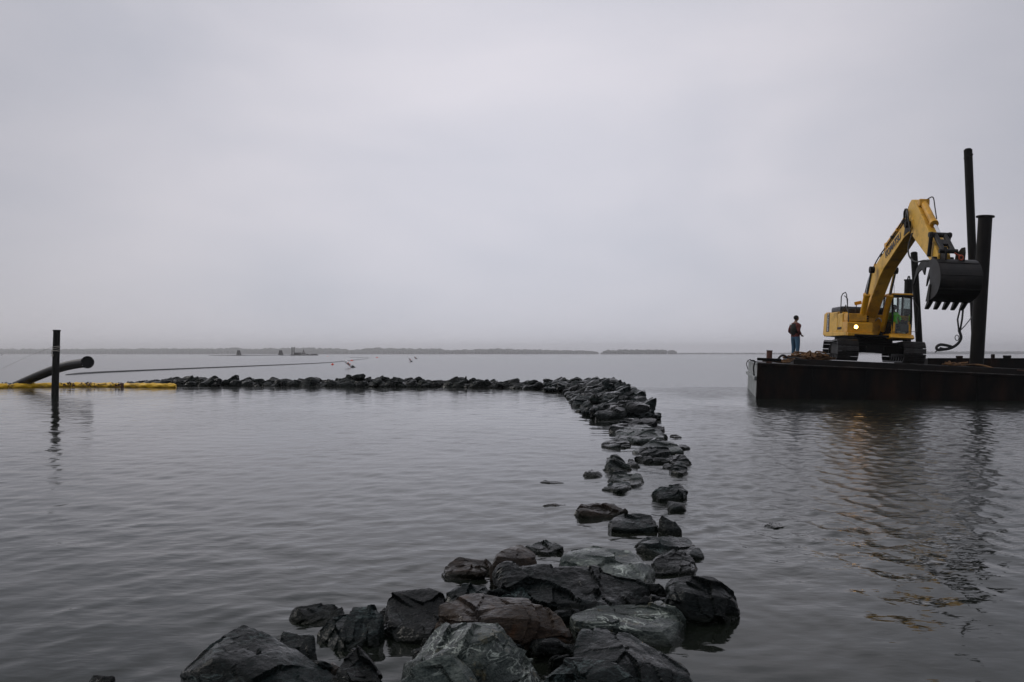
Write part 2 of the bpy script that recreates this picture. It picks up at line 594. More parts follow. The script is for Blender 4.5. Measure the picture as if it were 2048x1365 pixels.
def build_water():
    rs = [2.2]
    while rs[-1] < 50:
        r = rs[-1]
        rs.append(r + min(max(r * r / 1620 * 0.75, 0.015), 0.065))
    n_fine = len(rs)
    while rs[-1] < 9000:
        rs.append(rs[-1] * 1.12)
    rs = np.array(rs)
    A = R(44)
    th = np.linspace(-A, A, 720)
    rr, tt = np.meshgrid(rs, th, indexing='ij')
    x, y = rr * np.sin(tt), rr * np.cos(tt)
    drow = np.gradient(rs)
    spacing = np.maximum(drow[:, None] * np.ones_like(tt), rr * (th[1] - th[0]))
    nx, ny = x.ravel(), y.ravel()
    patch = fbm(np.c_[nx * 0.16, ny * 0.10, np.zeros_like(nx)], 3).reshape(x.shape)
    ang = np.degrees(np.arctan2(x, y))
    # wind-rippled water on the open (right) side, sheltered behind the stones (left), slick near the shore
    open_side = sstep(4, 14, ang)
    patch2 = fbm(np.c_[nx * 0.7 + 9, ny * 0.35, np.zeros_like(nx) + 4], 3).reshape(x.shape)
    chop = (0.72 - 0.46 * sstep(9, 24, rr)) + 1.05 * open_side * sstep(7.5, 13, rr) + (0.9 * patch + 0.45 * patch2) * (0.6 + 0.8 * open_side)
    chop *= 1 - 0.62 * (1 - sstep(5.5, 10.5, rr)) * sstep(2, 10, ang)
    chop = np.clip(chop, 0.16, 1.6)
    z = np.zeros_like(x)
    gx, gy = np.zeros_like(x), np.zeros_like(x)
    lost = np.zeros_like(x)
    r2 = np.random.default_rng(11)
    ncomp = 54
    for i in range(ncomp):
        lam = 0.085 * (1.7 / 0.085) ** ((i + r2.random()) / ncomp)
        k = 2 * math.pi / lam
        d = math.radians(-80 + r2.normal() * 62)
        wgt = math.exp(-((math.log(lam / 0.36)) / 0.9) ** 2)
        slope = 0.0130 * (0.25 + wgt)
        amp = slope / k
        longw = sstep(0.45, 0.9, np.array(lam))
        c = chop if lam < 0.55 else (0.55 + 0.45 * chop)
        if lam > 0.55:
            c = c * 0.9
        vis = sstep(1.4, 2.6, lam / spacing)
        ph = r2.random() * 6.283
        # slow phase drift keeps crests short and irregular
        w = amp * c * vis * np.sin(k * (x * math.cos(d) + y * math.sin(d)) + ph + 2.2 * patch * (1 + (i % 5)))
        z += w
        cc_ = amp * c * vis * np.cos(k * (x * math.cos(d) + y * math.sin(d)) + ph + 2.2 * patch * (1 + (i % 5)))
        gx += cc_ * math.cos(d)
        gy += cc_ * math.sin(d)
        lost += 0.5 * (slope * c) ** 2 * (1 - vis ** 2)
    for (p, a) in RING_SRC:
        dist = np.sqrt((x - p.x) ** 2 + (y - p.y) ** 2)
        lam = 0.21
        vis = sstep(1.6, 3.0, lam / spacing)
        z += a * 0.0017 * vis * np.exp(-(dist / 1.1) ** 2) * np.sin(2 * math.pi * dist / lam + 2.0 * patch) * sstep(0.15, 0.4, dist)
    alpha = np.sqrt(0.000012 + 2.0 * lost)
    rough = np.clip(np.sqrt(alpha), 0.03, 0.20)
    rough = np.where(rr > 50, 0.16 + 0 * rr, rough)
    nr, nc = x.shape
    verts = np.c_[(x + 1.2 * gx).ravel(), (y + 1.2 * gy).ravel(), z.ravel()]
    ii = np.arange(nr - 1)[:, None] * nc + np.arange(nc - 1)[None, :]
    faces = np.stack([ii, ii + 1, ii + nc + 1, ii + nc], -1).reshape(-1, 4)[:, ::-1]
    # the rest of the bay: beside and behind, flat
    ex_v, ex_f = [], []
    base = len(verts)
    rr2 = [0.001, 2.2, 8, 25, 80, 400, 2000, 9000]
    th2 = np.linspace(A, 2 * math.pi - A, 40)
    for r_ in rr2:
        for t_ in th2:
            ex_v.append((r_ * math.sin(t_), r_ * math.cos(t_), 0.0))
    for i in range(len(rr2) - 1):
        for j in range(len(th2) - 1):
            a0 = base + i * len(th2) + j
            ex_f.append((a0, a0 + len(th2), a0 + len(th2) + 1, a0 + 1)[::-1])
    b2 = base + len(ex_v)
    th3 = np.linspace(-A, A, 24)
    for r_ in (0.001, 2.2):
        for t_ in th3:
            ex_v.append((r_ * math.sin(t_), r_ * math.cos(t_), 0.0))
    for j in range(len(th3) - 1):
        a0 = b2 + j
        ex_f.append((a0, a0 + len(th3), a0 + len(th3) + 1, a0 + 1)[::-1])
    verts = np.vstack([verts, np.array(ex_v)])
    faces = np.vstack([faces, np.array(ex_f)])
    me = bpy.data.meshes.new('water')
    me.vertices.add(len(verts))
    me.vertices.foreach_set('co', verts.ravel())
    me.loops.add(faces.size)
    me.loops.foreach_set('vertex_index', faces.ravel().astype(np.int32))
    me.polygons.add(len(faces))
    me.polygons.foreach_set('loop_start', np.arange(0, faces.size, 4, dtype=np.int32))
    me.polygons.foreach_set('loop_total', np.full(len(faces), 4, dtype=np.int32))
    me.polygons.foreach_set('use_smooth', np.ones(len(faces), bool))
    me.update(calc_edges=True)
    for nm, arr, dflt in (('rough', rough, 0.2), ('chop', chop * (1 - sstep(30, 60, rr)), 0.3)):
        at = me.attributes.new(nm, 'FLOAT', 'POINT')
        vals = np.concatenate([arr.ravel(), np.full(len(ex_v), dflt)])
        at.data.foreach_set('value', vals.astype(np.float32))
    o = link('water', me, M['water'])
    tag(o, 'grey rippled water of the wide calm bay', None, kind='structure')


build_water()

# bed of the bay, under everything
sb = MB().add([(-9000, -9000, -3), (9000, -9000, -3), (9000, 9000, -3), (-9000, 9000, -3)], [(0, 1, 2, 3)])
tag(sb.build('seabed', M['hull']), 'muddy bed of the bay', kind='structure')

# ------------------------------------------------------------------ far wooded shore
D_SHORE = 3800.0


def far_wood(label, prof, D, depth=160, seed=0):
    """prof: list of (px, top_py); a belt of tree crowns with uneven skyline"""
    r_ = random.Random(seed)
    ico = bmesh.new()
    bmesh.ops.create_icosphere(ico, subdivisions=1, radius=1.0)
    iv = [v.co.copy() for v in ico.verts]
    ifc = [[v.index for v in f.verts] for f in ico.faces]
    ico.free()
    mb = MB()
    x0, x1 = prof[0][0], prof[-1][0]
    px = x0
    while px < x1:
        top = np.interp(px, [p[0] for p in prof], [p[1] for p in prof])
        hgt = (709.2 - top) / FPX * D
        for row in range(3):
            hh = hgt * (0.62, 0.85, 1.0)[row] * r_.uniform(0.80, 1.06)
            if hh < 0.8:
                continue
            c = P(px + r_.uniform(-2, 2), 708, D + row * depth / 3 + r_.uniform(-15, 15))
            rad = r_.uniform(0.28, 0.42) * max(hh, 6)
            c.z = max(hh - rad, 0)
            mb.add([(c.x + v.x * rad * r_.uniform(1.1, 1.5), c.y + v.y * rad, c.z + v.z * rad * r_.uniform(0.85, 1.1)) for v in iv], ifc, False)
            mb.tube([(c.x, c.y, -0.5), (c.x, c.y, c.z)], rad * 0.75, 6, False, False)
        px += r_.uniform(2.0, 3.4)
    o = mb.build('far_woods', M['woods'])
    return tag(o, label, 'woods', kind='stuff')


far_wood('long low wooded shore in haze across the left of the horizon',
         [(-420, 697), (-100, 697), (120, 697.5), (330, 696.5), (430, 697), (470, 694.5), (505, 697), (545, 695.5), (600, 695), (690, 697), (700, 699), (725, 697.5), (748, 695), (790, 696), (830, 696.5), (872, 697), (900, 699.5), (935, 698.5), (985, 697), (1040, 698), (1110, 699.5), (1170, 700.5), (1198, 704)], D_SHORE, seed=3)
far_wood('small wooded point in haze right of the middle of the horizon',
         [(1204, 705), (1212, 700), (1240, 699), (1285, 698.5), (1330, 699), (1347, 701), (1352, 705)], D_SHORE - 500, 110, seed=5)
far_wood('faint low wooded shore behind the barge at the right edge',
         [(1352, 706), (1420, 705.8), (1530, 706), (1700, 704), (1860, 703), (2100, 702.5), (2500, 702)], D_SHORE + 400, 160, seed=8)
mb = MB()
pts = [W(px, 708.0 + H * FPX / D_SHORE, 0) for px in (-500, 2600)]
mb.box(((pts[0].x + pts[1].x) / 2, D_SHORE + 330, 0.25), (pts[1].x - pts[0].x, 760, 0.9))
tag(mb.build('far_shore', M['woods']), 'low land under the far woods', kind='structure')

# ------------------------------------------------------------------ rocks
def voxel(me, size):
    o = bpy.data.objects.new('tmp', me)
    COL.objects.link(o)
    md = o.modifiers.new('r', 'REMESH')
    md.mode = 'VOXEL'
    md.voxel_size = size
    md.use_smooth_shade = True
    dg = bpy.context.evaluated_depsgraph_get()
    out = bpy.data.meshes.new_from_object(o.evaluated_get(dg))
    bpy.data.objects.remove(o)
    return out


def hull_mesh(pts):
    bm = bmesh.new()
    for p in pts:
        bm.verts.new(p)
    res = bmesh.ops.convex_hull(bm, input=bm.verts[:])
    junk = [g for g in res['geom_interior'] + res['geom_unused'] if isinstance(g, bmesh.types.BMVert)]
    bmesh.ops.delete(bm, geom=list(set(junk)), context='VERTS')
    bmesh.ops.recalc_face_normals(bm, faces=bm.faces)
    me = bpy.data.meshes.new('rock')
    bm.to_mesh(me)
    bm.free()
    return me


def roughen(me, size, amp, seed, strata_dir, fine=True, chips=11, fract=((12, .011, .06), (50, .0035, .06)), fk=1.0):
    n = len(me.vertices)
    co = np.empty(n * 3)
    me.vertices.foreach_get('co', co)
    co = co.reshape(-1, 3)
    no = np.empty(n * 3)
    me.vertices.foreach_get('normal', no)
    no = no.reshape(-1, 3)
    q = co / size + seed * 13.7
    # flat cleavage faces: clip against random planes
    rc = np.random.default_rng(int(seed * 100) + 5)
    for k in range(chips):
        n_ = rc.normal(size=3)
        n_[2] = abs(n_[2]) * 0.8
        n_ /= np.linalg.norm(n_)
        pr = co @ n_
        lim = np.quantile(pr, rc.uniform(0.955, 0.997))
        over = np.clip(pr - lim, 0, None)
        co = co - n_[None, :] * over[:, None] * 0.92
    d = 0.30 * fbm(q * 1.7, 3) * amp
    s = np.asarray(strata_dir, float)
    s /= np.linalg.norm(s)
    t = (co / size) @ s * 7.0 + 1.6 * perlin(q * 1.3) + seed
    saw = t - np.floor(t)
    step = np.where(saw < 0.82, saw / 0.82, (1 - saw) / 0.18)
    d += 0.12 * amp * (step - 0.5) * np.clip(0.55 + 1.4 * perlin(q * 0.9 + 5), 0, 1)
    # chipped cells: shallow conchoidal scars
    ridg = 1 - np.abs(perlin(q * 3.1)) * 2
    d += 0.10 * amp * ridg
    # fractured faces: every cell is a small tilted plane, with sharp steps between cells
    ext3 = co.max(0) - co.min(0)
    lo3 = co.min(0)
    for kk, (nsd, off_a, tilt) in enumerate(fract):
        sd_ = lo3 + rc.random((nsd, 3)) * ext3
        warp = co + (0.012 * size) * np.c_[perlin(q * 4), perlin(q * 4 + 31), perlin(q * 4 + 77)]
        met = np.eye(3) + 1.6 * np.outer(s, s)
        wa, sa = warp @ met, sd_ @ met
        idx = np.argmin((sa * sa).sum(1)[None, :] - 2 * wa @ sa.T, axis=1)
        av = rc.normal(size=nsd) * off_a * size
        bv = rc.normal(size=(nsd, 3)) * tilt
        d += fk * np.clip(av[idx] + ((co - sd_[idx]) * bv[idx]).sum(1), -0.05 * size, 0.05 * size)
    if fine:
        d += 0.15 * amp * fbm(q * 9, 4, 0.65)
    co = co + no * d[:, None]
    me.vertices.foreach_set('co', co.ravel())
    me.update()
    me.polygons.foreach_set('use_smooth', np.zeros(len(me.polygons), bool))


ROCK_N = [0]


def make_rock(label, pyb, pts, mat='rock_green', group=None, amp=0.055, vox=None, strata=None, extra=None, deep=0.3):
    """pts: (px, py, dd) = pixel and distance past the front waterline distance; hull stands on the bed"""
    ROCK_N[0] += 1
    seed = ROCK_N[0]
    D0 = H * FPX / (pyb - 708.0)
    top = [P(px, py, D0 + dd) for px, py, dd in pts]
    cx = sum(p.x for p in top) / len(top)
    cyy = sum(p.y for p in top) / len(top)
    top = [Vector((cx + (p.x - cx) * (1.05 if D0 < 8 else 1.02), p.y, p.z + 0.016 * min(D0 / 5, 1.6))) for p in top]
    low = [Vector((cx + (p.x - cx) * 1.04, cyy + (p.y - cyy) * 1.04, -deep)) for p in top]
    org = Vector((cx, cyy, 0))
    ext = max(max((p - q).length for p in top for q in top), 0.2)
    me = hull_mesh([p - org for p in top + low])
    ppm = FPX / 2 / D0
    vx = vox or max(1.3 / ppm, ext / 85)
    me2 = voxel(me, vx)
    bpy.data.meshes.remove(me)
    r_ = random.Random(seed)
    sdir = strata or (r_.uniform(-0.5, 0.5), r_.uniform(-0.6, 0.2), 1.0)
    roughen(me2, ext, amp * ext, seed, sdir, fk=min(1.3, (amp / 0.05) ** 1.5))
    me2.materials.clear()
    o = link('rock', me2, M[mat])
    o.location = org
    tag(o, label, 'rock', group)
    return o


G_NEAR, G_MID = 'large stones at the near end of the breakwater', 'stones scattered along the middle of the breakwater'
# --- foreground stones (photograph pixels, metres behind the front waterline)
make_rock('big pale grey-green streaked boulder at the bottom edge, centre', 1400,
          [(806, 1348, .12), (832, 1290, .45), (880, 1258, .55), (925, 1243, .62), (985, 1241, .55), (1008, 1258, .38), (1084, 1352, .22), (968, 1285, .12), (1090, 1405, .1), (1000, 1410, -.1), (850, 1420, -.12), (960, 1330, -.02)],
          'rock_grey', G_NEAR, 0.05)
make_rock('low grey veined stone cut by the bottom edge, in front of the big pale boulder', 1440,
          [(786, 1375, -.05), (800, 1338, .05), (850, 1312, .12), (905, 1308, .14), (950, 1330, .1), (962, 1365, .02), (955, 1440, -.1), (800, 1440, -.15)],
          'rock_grey', G_NEAR, 0.05)
make_rock('brown slab tilted down to the right behind the big pale boulder', 1320,
          [(884, 1212, .45), (905, 1200, .55), (965, 1196, .66), (1042, 1196, .62), (1085, 1220, .42), (1158, 1266, .3), (1148, 1281, .2), (1060, 1262, .1), (960, 1250, .1), (884, 1240, .3)],
          'rock_brown', G_NEAR, 0.05)
make_rock('dark wet boulder with a diagonal ridge at the bottom right of the stones', 1420,
          [(1140, 1345, .05), (1160, 1270, .42), (1172, 1252, .5), (1215, 1252, .5), (1262, 1270, .42), (1300, 1298, .35), (1345, 1330, .3), (1396, 1372, .15), (1330, 1420, -.05), (1190, 1420, -.1), (1262, 1330, .08)],
          'rock_green', G_NEAR, 0.045)
make_rock('rounded dark boulder cut by the bottom edge between two larger stones', 1460,
          [(1070, 1390, 0), (1105, 1330, .2), (1150, 1314, .26), (1195, 1316, .24), (1232, 1340, .14), (1272, 1380, .05), (1200, 1450, -.1), (1100, 1450, -.1)],
          'rock_green', G_NEAR, 0.05)
make_rock('large dark peaked boulder at the bottom left of the stones', 1410,
          [(358, 1372, .1), (385, 1335, .3), (440, 1275, .55), (480, 1254, .62), (515, 1257, .6), (545, 1282, .5), (600, 1325, .4), (655, 1372, .3), (660, 1410, .15), (560, 1410, -.1), (400, 1420, -.1), (430, 1330, .12)],
          'rock_green', G_NEAR, 0.045, strata=(0.6, -0.3, 0.7))
make_rock('dark stone standing just behind the large peaked boulder', 1345,
          [(552, 1275, .3), (590, 1267, .34), (618, 1275, .28), (630, 1310, .15), (629, 1345, .05), (585, 1345, 0), (548, 1330, .12)],
          'rock_green', G_NEAR)
make_rock('low dark mossy stone in the water behind the left stones', 1258,
          [(585, 1240, .2), (600, 1221, .3), (640, 1211, .36), (672, 1210, .36), (694, 1222, .28), (690, 1250, .1), (620, 1256, .05)],
          'rock_dark', G_NEAR)
make_rock('ridged grey-green stone sloping into the small pool', 1302,
          [(638, 1262, .25), (668, 1235, .36), (705, 1220, .42), (738, 1217, .42), (766, 1240, .3), (760, 1268, .2), (742, 1292, .06), (690, 1302, 0), (660, 1290, .05)],
          'rock_green', G_NEAR, 0.06, strata=(0.8, -0.2, 0.3))
make_rock('blackish boulder left of the brown slab, above the small pool', 1292,
          [(760, 1225, .35), (772, 1200, .45), (800, 1186, .52), (850, 1179, .55), (888, 1185, .5), (890, 1250, .2), (850, 1285, .05), (790, 1275, .1)],
          'rock_dark', G_NEAR)
make_rock('dark angular stone standing in the small pool at the bottom', 1395,
          [(668, 1352, .12), (690, 1318, .24), (712, 1301, .3), (738, 1308, .28), (758, 1330, .2), (757, 1380, .05), (700, 1395, 0)],
          'rock_dark', G_NEAR)
make_rock('small brown-edged stone leaning on the dark stone in the pool', 1365,
          [(652, 1328, .12), (665, 1322, .16), (682, 1330, .12), (680, 1350, .04), (664, 1356, .02)], 'rock_brown', G_NEAR)
make_rock('flat dark slab with a pale broken right edge above the brown slab', 1235,
          [(988, 1178, .35), (1010, 1166, .5), (1042, 1163, .55), (1078, 1175, .5), (1110, 1198, .35), (1096, 1212, .25), (1040, 1200, .2), (992, 1190, .25)],
          'rock_green', G_NEAR, 0.04)
make_rock('dark glossy stone between the blackish boulder and the flat slab', 1225,
          [(884, 1205, .2), (905, 1175, .42), (935, 1167, .48), (965, 1170, .46), (985, 1185, .35), (985, 1212, .15), (900, 1218, .1)],
          'rock_green', G_NEAR, 0.06, strata=(0.7, -0.3, 0.4))
make_rock('upright brown block with a dark front beside the dark stones', 1182,
          [(988, 1112, .30), (1000, 1100, .42), (1030, 1093, .55), (1058, 1091, .58), (1070, 1100, .5), (1070, 1118, .3), (1030, 1124, .16), (990, 1122, .14), (984, 1172, .02), (1040, 1172, .05), (1072, 1150, .2)],
          'rock_brown', G_NEAR, 0.04)
make_rock('brownish stone low in the water left of the upright brown block', 1163,
          [(888, 1145, .2), (905, 1120, .45), (922, 1116, .5), (985, 1122, .5), (988, 1148, .25), (945, 1158, .05), (895, 1158, .05)],
          'rock_brown', G_NEAR)
make_rock('dark stone in the water just behind the upright brown block', 1115,
          [(1050, 1100, .3), (1068, 1088, .45), (1086, 1083, .5), (1104, 1090, .42), (1128, 1091, .4), (1125, 1100, .25), (1090, 1112, .05)],
          'rock_green', G_NEAR)
make_rock('wide flat-topped grey-green slab in the middle of the near stones', 1190,
          [(1128, 1128, .45), (1140, 1100, .95), (1200, 1092, 1.1), (1255, 1097, 1.0), (1304, 1127, .5), (1300, 1150, .3), (1240, 1135, .35), (1160, 1135, .38), (1150, 1170, .1), (1298, 1178, .1)],
          'rock_grey', G_NEAR, 0.035)
make_rock('small black fin-shaped stone standing left of the flat slab', 1150,
          [(1116, 1140, .1), (1124, 1118, .14), (1132, 1106, .16), (1138, 1116, .14), (1155, 1138, .1), (1140, 1148, 0)], 'rock_dark', G_NEAR, 0.03)
make_rock('large black rough boulder in the shadow under the flat slab', 1232,
          [(1012, 1150, .5), (1040, 1142, .6), (1080, 1140, .6), (1150, 1134, .62), (1240, 1150, .5), (1296, 1165, .45), (1304, 1200, .2), (1230, 1222, .05), (1110, 1228, 0), (1025, 1190, .25)],
          'rock_dark', G_NEAR, 0.07)
make_rock('rough dark stone at the right end of the flat slab', 1155,
          [(1302, 1135, .3), (1315, 1105, .5), (1345, 1098, .55), (1372, 1105, .5), (1395, 1130, .3), (1385, 1150, .1), (1310, 1153, .05)],
          'rock_dark', G_NEAR, 0.07)
make_rock('flat stone half awash behind the flat grey-green slab', 1122,
          [(1268, 1092, .55), (1290, 1080, .75), (1335, 1076, .8), (1378, 1082, .7), (1410, 1112, .2), (1400, 1120, .05), (1330, 1116, .1), (1285, 1106, .25)],
          'rock_green', G_NEAR, 0.05)
make_rock('big dark rounded boulder in the water at the right of the near stones', 1252,
          [(1330, 1200, .25), (1345, 1165, .42), (1385, 1152, .5), (1415, 1155, .48), (1448, 1175, .4), (1480, 1208, .25), (1452, 1235, .1), (1420, 1250, 0), (1365, 1240, .02), (1372, 1190, .12), (1440, 1200, .12)],
          'rock_dark', G_NEAR, 0.06)
make_rock('large flat grey slab lying level at the right of the near stones', 1300,
          [(1146, 1240, .4), (1160, 1218, .7), (1240, 1212, .8), (1340, 1215, .75), (1364, 1222, .6), (1364, 1262, .2), (1335, 1285, .05), (1240, 1262, .15), (1158, 1250, .25)],
          'rock_grey', G_NEAR, 0.035)
make_rock('tip of a dark stone at the bottom edge near the left', 1390,
          [(172, 1362, .1), (200, 1353, .14), (228, 1360, .1), (215, 1385, 0), (185, 1385, 0)], 'rock_dark', G_NEAR)
r9 = random.Random(99)  # black filler stones added to stand in for shade in the gaps
for (fx, fy, fs) in ((1010, 1300, .16), (1110, 1300, .15), (1130, 1325, .13), (975, 1215, .12), (1120, 1230, .14), (1140, 1235, .15), (870, 1290, .13), (1320, 1205, .12), (1310, 1180, .13), (900, 1225, .12), (1000, 1195, .11), (850, 1310, .12), (1295, 1210, .12), (1090, 1160, .12), (640, 1340, .10), (1180, 1290, .14), (1070, 1290, .15)):
    pts_ = [(fx + r9.uniform(-1, 1) * fs * 330, fy + r9.uniform(-12, 8), r9.uniform(0, fs * 1.6)) for _ in range(9)]
    make_rock('small black filler stone added to darken a gap between the near boulders', fy + 22, pts_, 'rock_dark', 'small filler stones added to darken gaps between the near boulders', 0.06)
make_rock('nearly submerged stone alone in the water right of the breakwater', 1056,
          [(1520, 1052, .1), (1535, 1046, .3), (1556, 1046, .32), (1576, 1053, .1), (1548, 1056, .02)], 'rock_dark', G_MID, 0.04).location.z = -0.022
make_rock('stone barely breaking the surface left of the small dark stone', 968,
          [(1080, 966, .1), (1095, 962.5, .4), (1115, 963, .4), (1136, 967, .1), (1105, 968, 0)], 'rock_dark', G_MID, 0.04).location.z = -0.022
make_rock('stone barely breaking the surface left of the low brown stone', 1016,
          [(1085, 1013, .1), (1100, 1008, .3), (1125, 1009, .35), (1146, 1014, .15), (1110, 1016, 0)], 'rock_brown', G_MID, 0.04).location.z = -0.022
# --- middle stones
make_rock('shark-fin shaped dark stone right of the flat-topped block', 1069,
          [(1316, 1062, .1), (1318, 1040, .18), (1326, 1032, .2), (1336, 1037, .18), (1352, 1052, .1), (1368, 1067, 0), (1340, 1068, -.02)], 'rock_dark', G_MID, 0.04)
make_rock('flat-topped wet block with a dark front, left of the fin-shaped stone', 1066,
          [(1220, 1045, .2), (1235, 1034, .45), (1270, 1030, .55), (1298, 1033, .5), (1312, 1045, .25), (1314, 1062, .02), (1260, 1050, .14), (1220, 1060, .05), (1260, 1065, 0)],
          'rock_green', G_MID, 0.05)
make_rock('low brown rounded stone awash with a wave at its left', 1040,
          [(1145, 1025, .3), (1170, 1012, .6), (1205, 1005, .75), (1235, 1012, .6), (1256, 1022, .35), (1235, 1035, .1), (1180, 1038, .05)], 'rock_brown', G_MID)
make_rock('small low stone right of the brown stone', 1024,
          [(1332, 1010, .35), (1345, 1004, .5), (1360, 1008, .4), (1375, 1022, .05), (1345, 1022, .02)], 'rock_green', G_MID)
make_rock('rough double-humped stone standing alone on the right', 1004,
          [(1306, 988, .35), (1318, 970, .6), (1335, 965, .7), (1348, 974, .6), (1360, 972, .6), (1372, 988, .35), (1366, 1000, .1), (1320, 1003, 0)], 'rock_green', G_MID, 0.07)
make_rock('awash slab in front of the smooth grey stone', 987,
          [(1203, 980, .3), (1225, 969, .6), (1255, 967, .7), (1262, 978, .4), (1240, 985, .05)], 'rock_green', G_MID)
make_rock('smooth grey stone with a pale crack behind the awash slab', 976,
          [(1215, 960, .6), (1228, 950, .9), (1255, 946, 1.0), (1275, 950, .9), (1289, 965, .5), (1285, 975, .1), (1240, 974, .1)], 'rock_mid', G_MID, 0.05)
make_rock('small dark stone alone at the left of the row', 956,
          [(1167, 950, .2), (1172, 943, .4), (1184, 940, .5), (1196, 946, .4), (1208, 954, .1), (1185, 956, 0)], 'rock_dark', G_MID)
make_rock('tilted greenish block with a dark square front', 945,
          [(1211, 935, .3), (1215, 915, .8), (1232, 912, .9), (1248, 924, .7), (1268, 940, .2), (1246, 944, .05), (1222, 926, .3), (1214, 942, .1)], 'rock_mid', G_MID, 0.06)
make_rock('small black stone right of the tilted greenish block', 936,
          [(1254, 932, .3), (1258, 919, .6), (1270, 924, .5), (1283, 934, .1), (1268, 936, 0)], 'rock_dark', G_MID)
make_rock('dark pyramid-shaped stone at the right of the row', 953,
          [(1340, 946, .4), (1350, 930, .6), (1360, 923, .7), (1370, 928, .6), (1377, 945, .2), (1360, 952, 0), (1344, 948, .15)], 'rock_green', G_MID, 0.045)
make_rock('small black knob beside the pyramid-shaped stone', 939,
          [(1326, 936, .2), (1330, 928, .4), (1342, 928, .4), (1344, 938, .1), (1334, 939, 0)], 'rock_dark', G_MID)
make_rock('dark wedge sloping to the right behind the pyramid-shaped stone', 934,
          [(1340, 926, .4), (1352, 912, .8), (1364, 909, .8), (1376, 922, .4), (1387, 933, .05), (1360, 933, .05)], 'rock_dark', G_MID)
make_rock('black stone below the pale-edged slab', 929,
          [(1270, 922, .5), (1278, 900, 1.0), (1300, 893, 1.2), (1330, 899, 1.0), (1350, 915, .6), (1350, 928, .05), (1300, 928, 0)], 'rock_dark', G_MID, 0.07)
make_rock('triangular slab with a pale slanting upper edge', 911,
          [(1266, 904, .4), (1290, 890, .9), (1320, 874, 1.6), (1334, 876, 1.5), (1350, 892, .8), (1370, 907, .1), (1320, 905, .2), (1272, 910, .2)], 'rock_mid', G_MID, 0.03)
make_rock('low flat stone at the left of the pale-edged slab', 901,
          [(1202, 893, .6), (1215, 884, 1.2), (1240, 880, 1.5), (1258, 888, 1.0), (1262, 896, .5), (1235, 900, .1)], 'rock_dark', G_MID)
make_rock('large smooth rounded boulder at the near side of the bend', 890,
          [(1229, 875, .9), (1238, 862, 1.6), (1268, 852, 2.2), (1300, 852, 2.2), (1328, 865, 1.6), (1326, 880, .6), (1290, 888, .1), (1240, 886, .2)], 'rock_mid', G_MID, 0.035)
make_rock('tiny dark stone in the water right of the pale-edged slab', 901,
          [(1355, 897, .3), (1362, 890, .8), (1372, 892, .7), (1379, 899, .2), (1366, 900, 0)], 'rock_dark', G_MID)
make_rock('low dark stone awash right of the large smooth boulder', 877,
          [(1338, 873, .3), (1350, 870, .6), (1366, 876, .1), (1350, 877, 0)], 'rock_dark', G_MID)
make_rock('dark ridge of stone right behind the large smooth boulder', 868,
          [(1222, 862, .3), (1232, 842, 1.6), (1260, 838, 1.8), (1290, 838, 1.8), (1312, 842, 1.6), (1330, 854, .8), (1326, 864, .2), (1250, 866, .1)], 'rock_dark', G_MID, 0.06)


# --- piled stones at the bend and along the far arm
def piled_rock(label, c, half, eul, mat, group, seed, vox):
    r_ = random.Random(seed)
    pts = []
    for i in range(15):
        v = Vector((r_.uniform(-1, 1), r_.uniform(-1, 1), r_.uniform(-1, 1)))
        m_ = max(abs(v.x), abs(v.y), abs(v.z))
        v = v / (m_ * 0.62 + v.length * 0.38)
        pts.append(Vector((v.x * half[0], v.y * half[1], v.z * half[2])))
    rot = Euler(eul).to_matrix()
    me = hull_mesh([rot @ p for p in pts])
    if vox:
        me2 = voxel(me, vox)
        bpy.data.meshes.remove(me)
        roughen(me2, max(half) * 2, max(half) * 0.12, seed * 0.37, rot @ Vector((0.15, 0.1, 1)), True, 12, ((9, .018, .09), (24, .009, .11)))
        me2.materials.clear()
    else:
        me2 = me
    o = link('rock', me2, M[mat])
    o.location = c
    tag(o, label, 'rock', group)
    return o


def along(path, s):
    acc = 0
    for a, b_ in zip(path, path[1:]):
        l_ = (b_ - a).length
        if acc + l_ >= s:
            return a + (b_ - a) * ((s - acc) / l_), (b_ - a).normalized()
        acc += l_
    return path[-1].copy(), (path[-1] - path[-2]).normalized()


def plen(path):
    return sum((b_ - a).length for a, b_ in zip(path, path[1:]))


ARM = smooth_path([W(262, 771), W(340, 772), W(600, 772), W(900, 774), (W(1060, 777)), W(1160, 782)], 6)
BEND = smooth_path([W(1130, 781), W(1188, 787), W(1212, 797), W(1216, 811), W(1232, 827), W(1256, 845)], 6)
mound = MB()
rr_ = random.Random(21)
LA = 'dark wet stone in the long far arm of the breakwater'
GA = 'stones piled in the far arm of the breakwater'
s, k = 0.0, 0
TA = plen(ARM)
while s < TA:
    c, d = along(ARM, s)
    nrm = Vector((d.y, -d.x, 0))          # toward the camera side
    if nrm.y > 0:
        nrm = -nrm
    taper = min(1.0, 0.25 + s / 4.0)
    for row, (off, zc) in enumerate(((0.6, 0.0), (-0.15, 0.14), (-0.85, 0.03))):
        if row == 2 and k % 2:
            continue
        h3 = (rr_.uniform(0.35, 0.85), rr_.uniform(0.35, 0.6), rr_.uniform(0.18, 0.30))
        p = c + nrm * (off + rr_.uniform(-.15, .15)) + d * rr_.uniform(-.2, .2)
        p.z = zc * taper + rr_.uniform(-.06, .08) + (0.10 if rr_.random() < 0.16 and row == 1 else 0) - (1 - taper) * 0.12
        piled_rock(LA, p, tuple(x * (0.6 + 0.4 * taper) for x in h3),
                   (rr_.uniform(-.35, .5), rr_.uniform(-.5, .15), math.atan2(d.y, d.x) + rr_.uniform(-.6, .6)), 'rock_far' if rr_.random() < .75 else 'rock_dark', GA, 1000 + k * 3 + row, 0.06)
    s += rr_.uniform(0.48, 0.70)
    k += 1
LB = 'dark wet slab in the heap at the bend of the breakwater'
GB = 'stones heaped at the bend of the breakwater'
